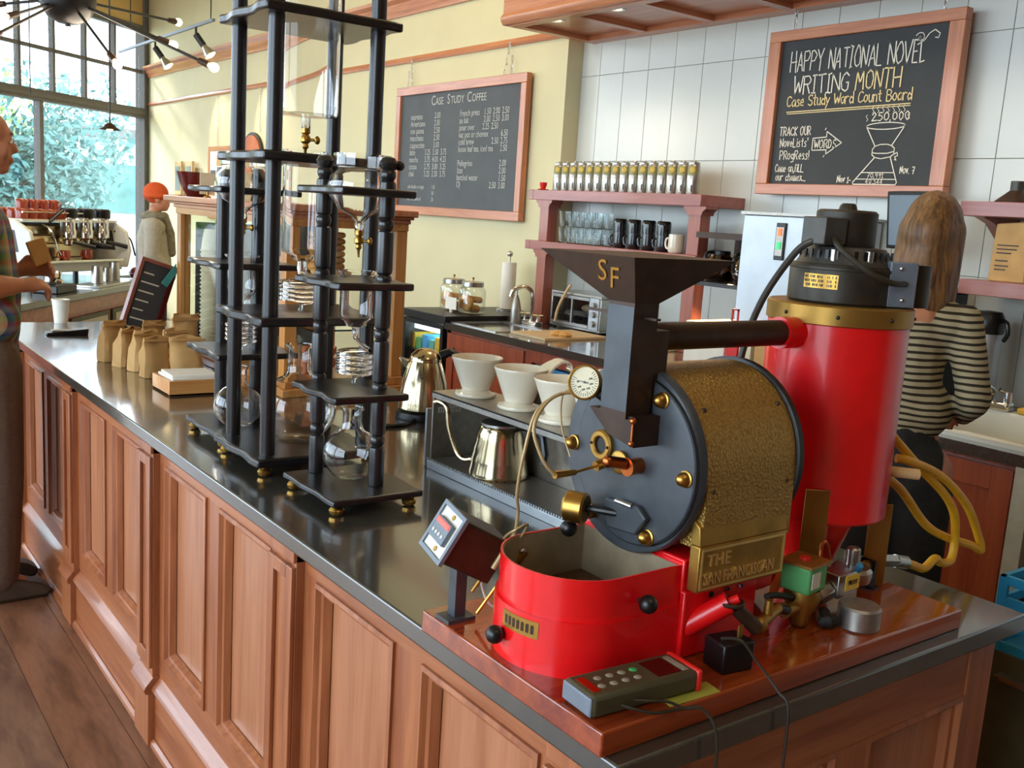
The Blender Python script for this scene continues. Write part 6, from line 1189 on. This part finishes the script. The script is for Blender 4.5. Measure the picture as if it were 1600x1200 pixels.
for e2 in ENDS:
    v = Vector(e2); d = (v - HC).normalized(); r = part(cl, 'arm', MB().cyl(tuple(HC + d * .12), tuple(v - d * .09), .009, n=10), 'black_metal')
    part(r, 'socket', MB().cyl(tuple(v - d * .10), tuple(v - d * .03), .018, .021, 12), 'brown_metal'); part(r, 'bulb', MB().lathe([(.012, 0), (.016, .012), (.027, .035), (.027, .05), (.018, .066), (.0, .072)], (0, 0, 0), 16, caps=False).xf(Matrix.Translation(v - d * .035) @ d.to_track_quat('Z', 'Y').to_matrix().to_4x4()), 'bulb')
light('POINT', 'chandelier_glow', tuple(HC + Vector((.2, 0, -.32))), 40, WARM, .3)
tk = thing('track_light', 'grey ceiling track with two reflector spotlights by the yellow wall', 'track light', (3.4, 10.9, 3.25))
part(tk, 'track', MB().box(3.385, 3.415, 9.62, 12.9, 3.24, 3.265), 'grey_paint'); part(tk, 'hanger', MB().cyl((3.4, 9.7, 3.265), (3.4, 9.7, 4.3), .006, n=8).cyl((3.4, 12.4, 3.265), (3.4, 12.4, 4.3), .006, n=8), 'black_metal')
for y in (11.45, 10.12):
    s2 = part(tk, 'spot_socket', MB().cyl((3.4, y, 3.24), (3.4, y, 3.16), .012, n=10).cyl((3.4, y, 3.17), (3.46, y - .05, 3.07), .032, .032, 14), 'black_metal'); d = Vector((.06, -.05, -.10)).normalized(); v = Vector((3.455, y - .045, 3.08))
    part(s2, 'reflector_bulb', MB().lathe([(.022, 0), (.028, .03), (.058, .11), (.06, .125), (.03, .135), (0, .137)], (0, 0, 0), 20, caps=False).xf(Matrix.Translation(v) @ d.to_track_quat('Z', 'Y').to_matrix().to_4x4()), 'steel'); part(s2, 'lit_face', MB().lathe([(.055, .127), (.03, .139), (0, .141)], (0, 0, 0), 20, caps=False).xf(Matrix.Translation(v) @ d.to_track_quat('Z', 'Y').to_matrix().to_4x4()), 'bulb')
    light('SPOT', 'track_beam', tuple(v + d * .16), 45, WARM, .05, tgt=(4.02, y - .5, 2.0), spot=1.3)
PEND = (2.469, 9.676, 2.147)
CORD = (2.07, 11.073, 2.496)
pd = thing('pendant_lamp', 'small dark pendant lamp on a long rod before the window', 'pendant lamp', PEND); part(pd, 'rod', MB().cyl((0, 0, .02), (0, 0, 4.3 - PEND[2]), .008, n=8), 'black_metal', world=False); part(pd, 'shade', MB().lathe([(.02, .06), (.035, .05), (.06, .02), (.1, .0), (.095, .0), (.03, .04), (.0, .045)], (0, 0, 0), 24, caps=False), 'brown_metal', world=False); part(pd, 'bulb', MB().sph((0, 0, .012), .03, 12, 8), 'bulb', world=False)
solo('hanging_cord', MB().cyl(CORD, (CORD[0], CORD[1], 4.3), .006, n=8), 'black_metal', 'thin dark cord hanging before the upper window panes', 'cord')

# ================================================================== people
def hand(mb, wr, d, up, side, s=1.0, curl=.5):
    """palm, four bent fingers, thumb; d = pointing direction, up = back of the hand, side = towards the thumb"""
    wr, d, up, side = Vector(wr), Vector(d).normalized(), Vector(up).normalized(), Vector(side).normalized(); pc = wr + d * .05 * s
    mb.limb([wr, pc], [.026 * s, .03 * s])
    for k in range(4):
        o = side * (.027 - .018 * k) * s; b0 = pc + d * .03 * s + o; l = (.034, .038, .036, .028)[k] * s
        p1 = b0 + (d * math.cos(curl) - up * math.sin(curl)) * l; p2 = p1 + (d * math.cos(2.2 * curl) - up * math.sin(2.2 * curl)) * l * .8; p3 = p2 + (d * math.cos(3.2 * curl) - up * math.sin(3.2 * curl)) * l * .6
        mb.limb([pc + o * .8, b0, p1, p2, p3], [.013 * s, .0105 * s, .0095 * s, .0088 * s, .0078 * s])
    t0_ = wr + d * .02 * s + side * .022 * s; t1 = t0_ + (d * .6 + side * .7 - up * .3).normalized() * .034 * s; t2 = t1 + (d * .95 + side * .2 - up * .35).normalized() * .03 * s
    mb.limb([t0_, t1, t2], [.014 * s, .011 * s, .009 * s])
def head(mb, c, s=1.0, jaw=True):
    c = Vector(c); a = lambda x, y, z, r: mb.sph(tuple(c + Vector((x, y, z)) * s), tuple(q * s for q in r) if isinstance(r, tuple) else r * s, 18, 12)
    a(-.01, 0, .035, (.098, .077, .088)); a(.02, 0, -.03, (.072, .062, .085)); a(.052, 0, -.085, (.034, .034, .028)); a(.075, 0, .03, (.02, .05, .03))
    a(.095, 0, -.012, (.018, .013, .022)); a(.103, 0, -.024, (.014, .015, .011)); a(.088, 0, -.055, (.014, .026, .008)); a(.085, 0, -.066, (.014, .022, .008))
    for s_ in (-1, 1): a(.076, s_ * .032, .012, (.015, .018, .012)); a(-.012, s_ * .079, -.008, (.024, .010, .034)); a(.055, s_ * .045, -.025, (.025, .02, .03))
def eyes(root, c, s=1.0):
    for s_ in (-1, 1):
        p = Vector(c) + Vector((.083, s_ * .032, .008)) * s; e2 = part(root, 'eye', MB().sph(tuple(p), .0115 * s, 12, 8), 'paper', world=False); part(e2, 'iris', MB().sph(tuple(p + Vector((.0085, 0, 0)) * s), .0055 * s, 10, 6), 'brown_metal', world=False)
def brows(root, c, s, m):
    for s_ in (-1, 1): part(root, 'eyebrow', MB().limb([Vector(c) + Vector((.094, s_ * .014, .034)) * s, Vector(c) + Vector((.086, s_ * .048, .036)) * s], [.0045 * s, .003 * s]), m, world=False)
# man at the left
mn_ = thing('person', 'man in a multicolour plaid shirt and brown trousers holding a wallet by the counter', 'person', (.59, 4.2, 0), 0)
hc = (.03, 0, 1.755); B_ = MB(); head(B_, hc, 1.04); B_.limb([(-.01, 0, 1.66), (-.03, 0, 1.54)], [.062, .07])
B_.limb([(-.03, 0, 1.5), (-.02, 0, 1.25), (0, 0, 1.02)], [.12, .13, .13]); B_.limb([(-.03, -.2, 1.49), (-.05, -.25, 1.22)], [.058, .048]); B_.limb([(-.05, -.25, 1.22), (.05, -.19, 1.235), (.12, -.14, 1.235)], [.047, .043, .029]); B_.limb([(-.03, .2, 1.49), (-.03, .25, 1.22), (.16, .12, 1.27)], [.058, .047, .029])
for s_ in (-1, 1): B_.limb([(0, s_ * .1, .97), (.02, s_ * .11, .52), (-.01, s_ * .11, .1), (.1, s_ * .12, .05)], [.09, .06, .045, .04])
hand(B_, (.12, -.14, 1.235), (1, .35, .05), (.1, -.35, .9), (-.1, .9, .35), 1.05, .55); hand(B_, (.16, .12, 1.27), (.9, -.4, .25), (.1, .6, .5), (-.2, 0, 1), 1.05, .5)
bo_ = blob('body', B_, 'skin', mn_, .0075, 3); eyes(mn_, hc, 1.04); brows(mn_, hc, 1.04, 'hair_short')
S_ = MB().limb([(-.03, 0, 1.53), (-.02, 0, 1.42), (.0, 0, 1.2), (.0, 0, 1.04)], [.1, .145, .15, .145]); S_.sph((-.03, -.1, 1.46), (.11, .13, .1)).sph((-.03, .1, 1.46), (.11, .13, .1)).sph((0, -.06, 1.1), (.14, .14, .12)).sph((0, .06, 1.1), (.14, .14, .12)).limb([(-.03, -.2, 1.49), (-.05, -.25, 1.25)], [.085, .078]).limb([(-.03, .2, 1.49), (-.03, .25, 1.25)], [.085, .078])
blob('shirt', S_, 'plaid', mn_, .012, 5)
T_ = MB().limb([(0, 0, 1.0), (0, 0, .92)], [.14, .145])
for s_ in (-1, 1): T_.limb([(.01, s_ * .09, .93), (.03, s_ * .11, .52), (.02, s_ * .11, .10)], [.125, .10, .085])
blob('trousers', T_, 'trousers', mn_, .012, 5)
for s_ in (-1, 1): part(mn_, 'shoe', MB().prism([(-.1, 0), (.20, 0), (.215, .03), (.17, .06), (.06, .095), (-.08, .1), (-.11, .05)], 'y', s_ * .12 - .05, s_ * .12 + .05), 'shoe', world=False, bevel=.02)
part(mn_, 'hair', MB().lathe([(.104, -.05), (.104, .0), (.09, .05)], (.0, 0, 1.755), 20, caps=False, sy=.8), 'hair_short', world=False) if False else None
wl = solo('wallet', MB().box(-.035, .035, -.008, .008, -.05, .05), 'kraft', 'tan folded wallet in the raised hand of the man in plaid', 'wallet', origin=(0, 0, 0), bevel=.003); wl.location = (.815, 4.25, 1.35); wl.rotation_euler = (0, -.35, .2)
# barista seen from behind
bw_ = thing('person', 'woman with long brown hair in a striped top seen from behind at the sink', 'person', (2.553, 1.535, 0), .42); bw_.scale = (1, .86, 1)
hc = (.07, 0, 1.615); B_ = MB(); head(B_, hc, 1.0); B_.limb([(.03, 0, 1.53), (-.01, 0, 1.44)], [.05, .055]); B_.limb([(-.02, 0, 1.38), (-.02, 0, 1.2), (-.02, 0, 1.0)], [.1, .1, .12])
B_.limb([(-.02, -.145, 1.40), (-.05, -.20, 1.19), (.17, -.13, 1.13)], [.042, .036, .026]).limb([(-.02, .145, 1.40), (0, .20, 1.19), (.22, .12, 1.12)], [.042, .036, .026])
for s_ in (-1, 1): B_.limb([(-.02, s_ * .09, .97), (0, s_ * .1, .52), (-.02, s_ * .1, .1), (.09, s_ * .11, .045)], [.08, .055, .04, .035])
hand(B_, (.17, -.13, 1.13), (1, .2, -.2), (0, 0, 1), (0, 1, 0), .92, .4); hand(B_, (.22, .12, 1.12), (1, -.2, -.2), (0, 0, 1), (0, -1, 0), .92, .4)
blob('body', B_, 'skin', bw_, .0075, 3); eyes(bw_, hc); brows(bw_, hc, 1, 'hair')
S_ = MB().limb([(-.0, 0, 1.455), (-.02, 0, 1.36), (-.03, 0, 1.22), (-.03, 0, 1.12)], [.055, .105, .1, .108]); S_.sph((-.02, -.07, 1.385), (.075, .1, .075)).sph((-.02, .07, 1.385), (.075, .1, .075)).sph((-.03, -.04, 1.15), (.1, .105, .09)).sph((-.03, .04, 1.15), (.1, .105, .09)).limb([(-.02, -.14, 1.395), (-.05, -.20, 1.20), (.07, -.165, 1.15)], [.058, .052, .044]).limb([(-.02, .14, 1.395), (0, .20, 1.20), (.10, .165, 1.145)], [.058, .052, .044])
blob('striped_top', S_, 'stripes', bw_, .010, 4)
T_ = MB().limb([(-.03, 0, 1.11), (-.03, 0, .98)], [.105, .115]).sph((-.04, -.06, .97), (.10, .09, .12)).sph((-.04, .06, .97), (.10, .09, .12))
for s_ in (-1, 1): T_.limb([(-.02, s_ * .08, .92), (0, s_ * .1, .52), (-.01, s_ * .1, .08)], [.1, .075, .06])
blob('trousers', T_, 'black_trousers', bw_, .012, 5)
for s_ in (-1, 1): part(bw_, 'shoe', MB().prism([(-.1, 0), (.14, 0), (.155, .03), (.1, .06), (.02, .085), (-.08, .085), (-.1, .04)], 'y', s_ * .11 - .042, s_ * .11 + .042), 'shoe', world=False, bevel=.018)
H_ = MB().sph((.045, 0, 1.655), (.118, .093, .10)).sph((.01, 0, 1.63), (.1, .09, .09)).limb([(.01, 0, 1.63), (-.03, 0, 1.52), (-.055, 0, 1.42)], [.085, .07, .035])
for s_ in (-1, 1): H_.limb([(.03, s_ * .05, 1.64), (.0, s_ * .068, 1.52), (-.02, s_ * .078, 1.42), (-.02, s_ * .085, 1.35)], [.055, .038, .026, .006]).limb([(-.03, s_ * .025, 1.56), (-.07, s_ * .03, 1.44), (-.075, s_ * .035, 1.36)], [.045, .03, .01]).limb([(-.02, s_ * .055, 1.56), (-.055, s_ * .06, 1.44), (-.06, s_ * .062, 1.37)], [.04, .025, .01])
blob('hair', H_, 'hair', bw_, .009, 3)
# woman in the orange beanie
ow = thing('person', 'woman in an orange knit beanie and grey coat standing near the window', 'person', (2.72, 9.15, 0), -.28)
hc = (.03, 0, 1.555); B_ = MB(); head(B_, hc, .97); B_.limb([(0, 0, 1.47), (-.02, 0, 1.36)], [.05, .055]); B_.limb([(-.02, 0, 1.3), (0, 0, 1.0)], [.1, .12]); B_.limb([(-.02, -.17, 1.32), (-.03, -.2, 1.06), (.1, -.16, .95)], [.045, .04, .027]).limb([(-.02, .17, 1.32), (-.03, .2, 1.06), (.1, .16, .95)], [.045, .04, .027])
for s_ in (-1, 1): B_.limb([(0, s_ * .09, .9), (.02, s_ * .1, .48), (0, s_ * .1, .1), (.1, s_ * .11, .045)], [.085, .055, .04, .035])
hand(B_, (.1, -.16, .95), (.8, .1, -.6), (.6, 0, .8), (0, 1, 0), .9, .5); hand(B_, (.1, .16, .95), (.8, -.1, -.6), (.6, 0, .8), (0, -1, 0), .9, .5)
blob('body', B_, 'skin', ow, .009, 3); eyes(ow, hc, .97)
blob('coat', MB().limb([(-.02, 0, 1.36), (-.02, 0, 1.2), (0, 0, 1.0), (0, 0, .85)], [.1, .14, .145, .16]).sph((-.02, -.09, 1.3), (.11, .12, .09)).sph((-.02, .09, 1.3), (.11, .12, .09)).limb([(-.02, -.17, 1.32), (-.03, -.2, 1.06), (.07, -.17, .975)], [.075, .068, .055]).limb([(-.02, .17, 1.32), (-.03, .2, 1.06), (.07, .17, .975)], [.075, .068, .055]), 'coat', ow, .014, 4)
blob('trousers', MB().limb([(0, -.08, .85), (.02, -.1, .48), (0, -.1, .08)], [.11, .085, .07]).limb([(0, .08, .85), (.02, .1, .48), (0, .1, .08)], [.11, .085, .07]), 'black_trousers', ow, .014, 4)
part(ow, 'scarf', MB().torus((-.005, 0, 1.40), .085, .04, 'z', 24, 10).limb([(.09, -.03, 1.38), (.13, -.03, 1.25), (.14, -.03, 1.08)], [.035, .04, .04]), 'scarf', world=False)
blob('beanie', MB().sph((.005, 0, 1.605), (.112, .095, .098)).torus((.005, 0, 1.575), .09, .02, 'z', 24, 8), 'beanie', ow, .01, 3)
for s_ in (-1, 1): part(ow, 'shoe', MB().prism([(-.1, 0), (.14, 0), (.15, .03), (.02, .085), (-.08, .085), (-.1, .04)], 'y', s_ * .11 - .042, s_ * .11 + .042), 'shoe', world=False, bevel=.018)
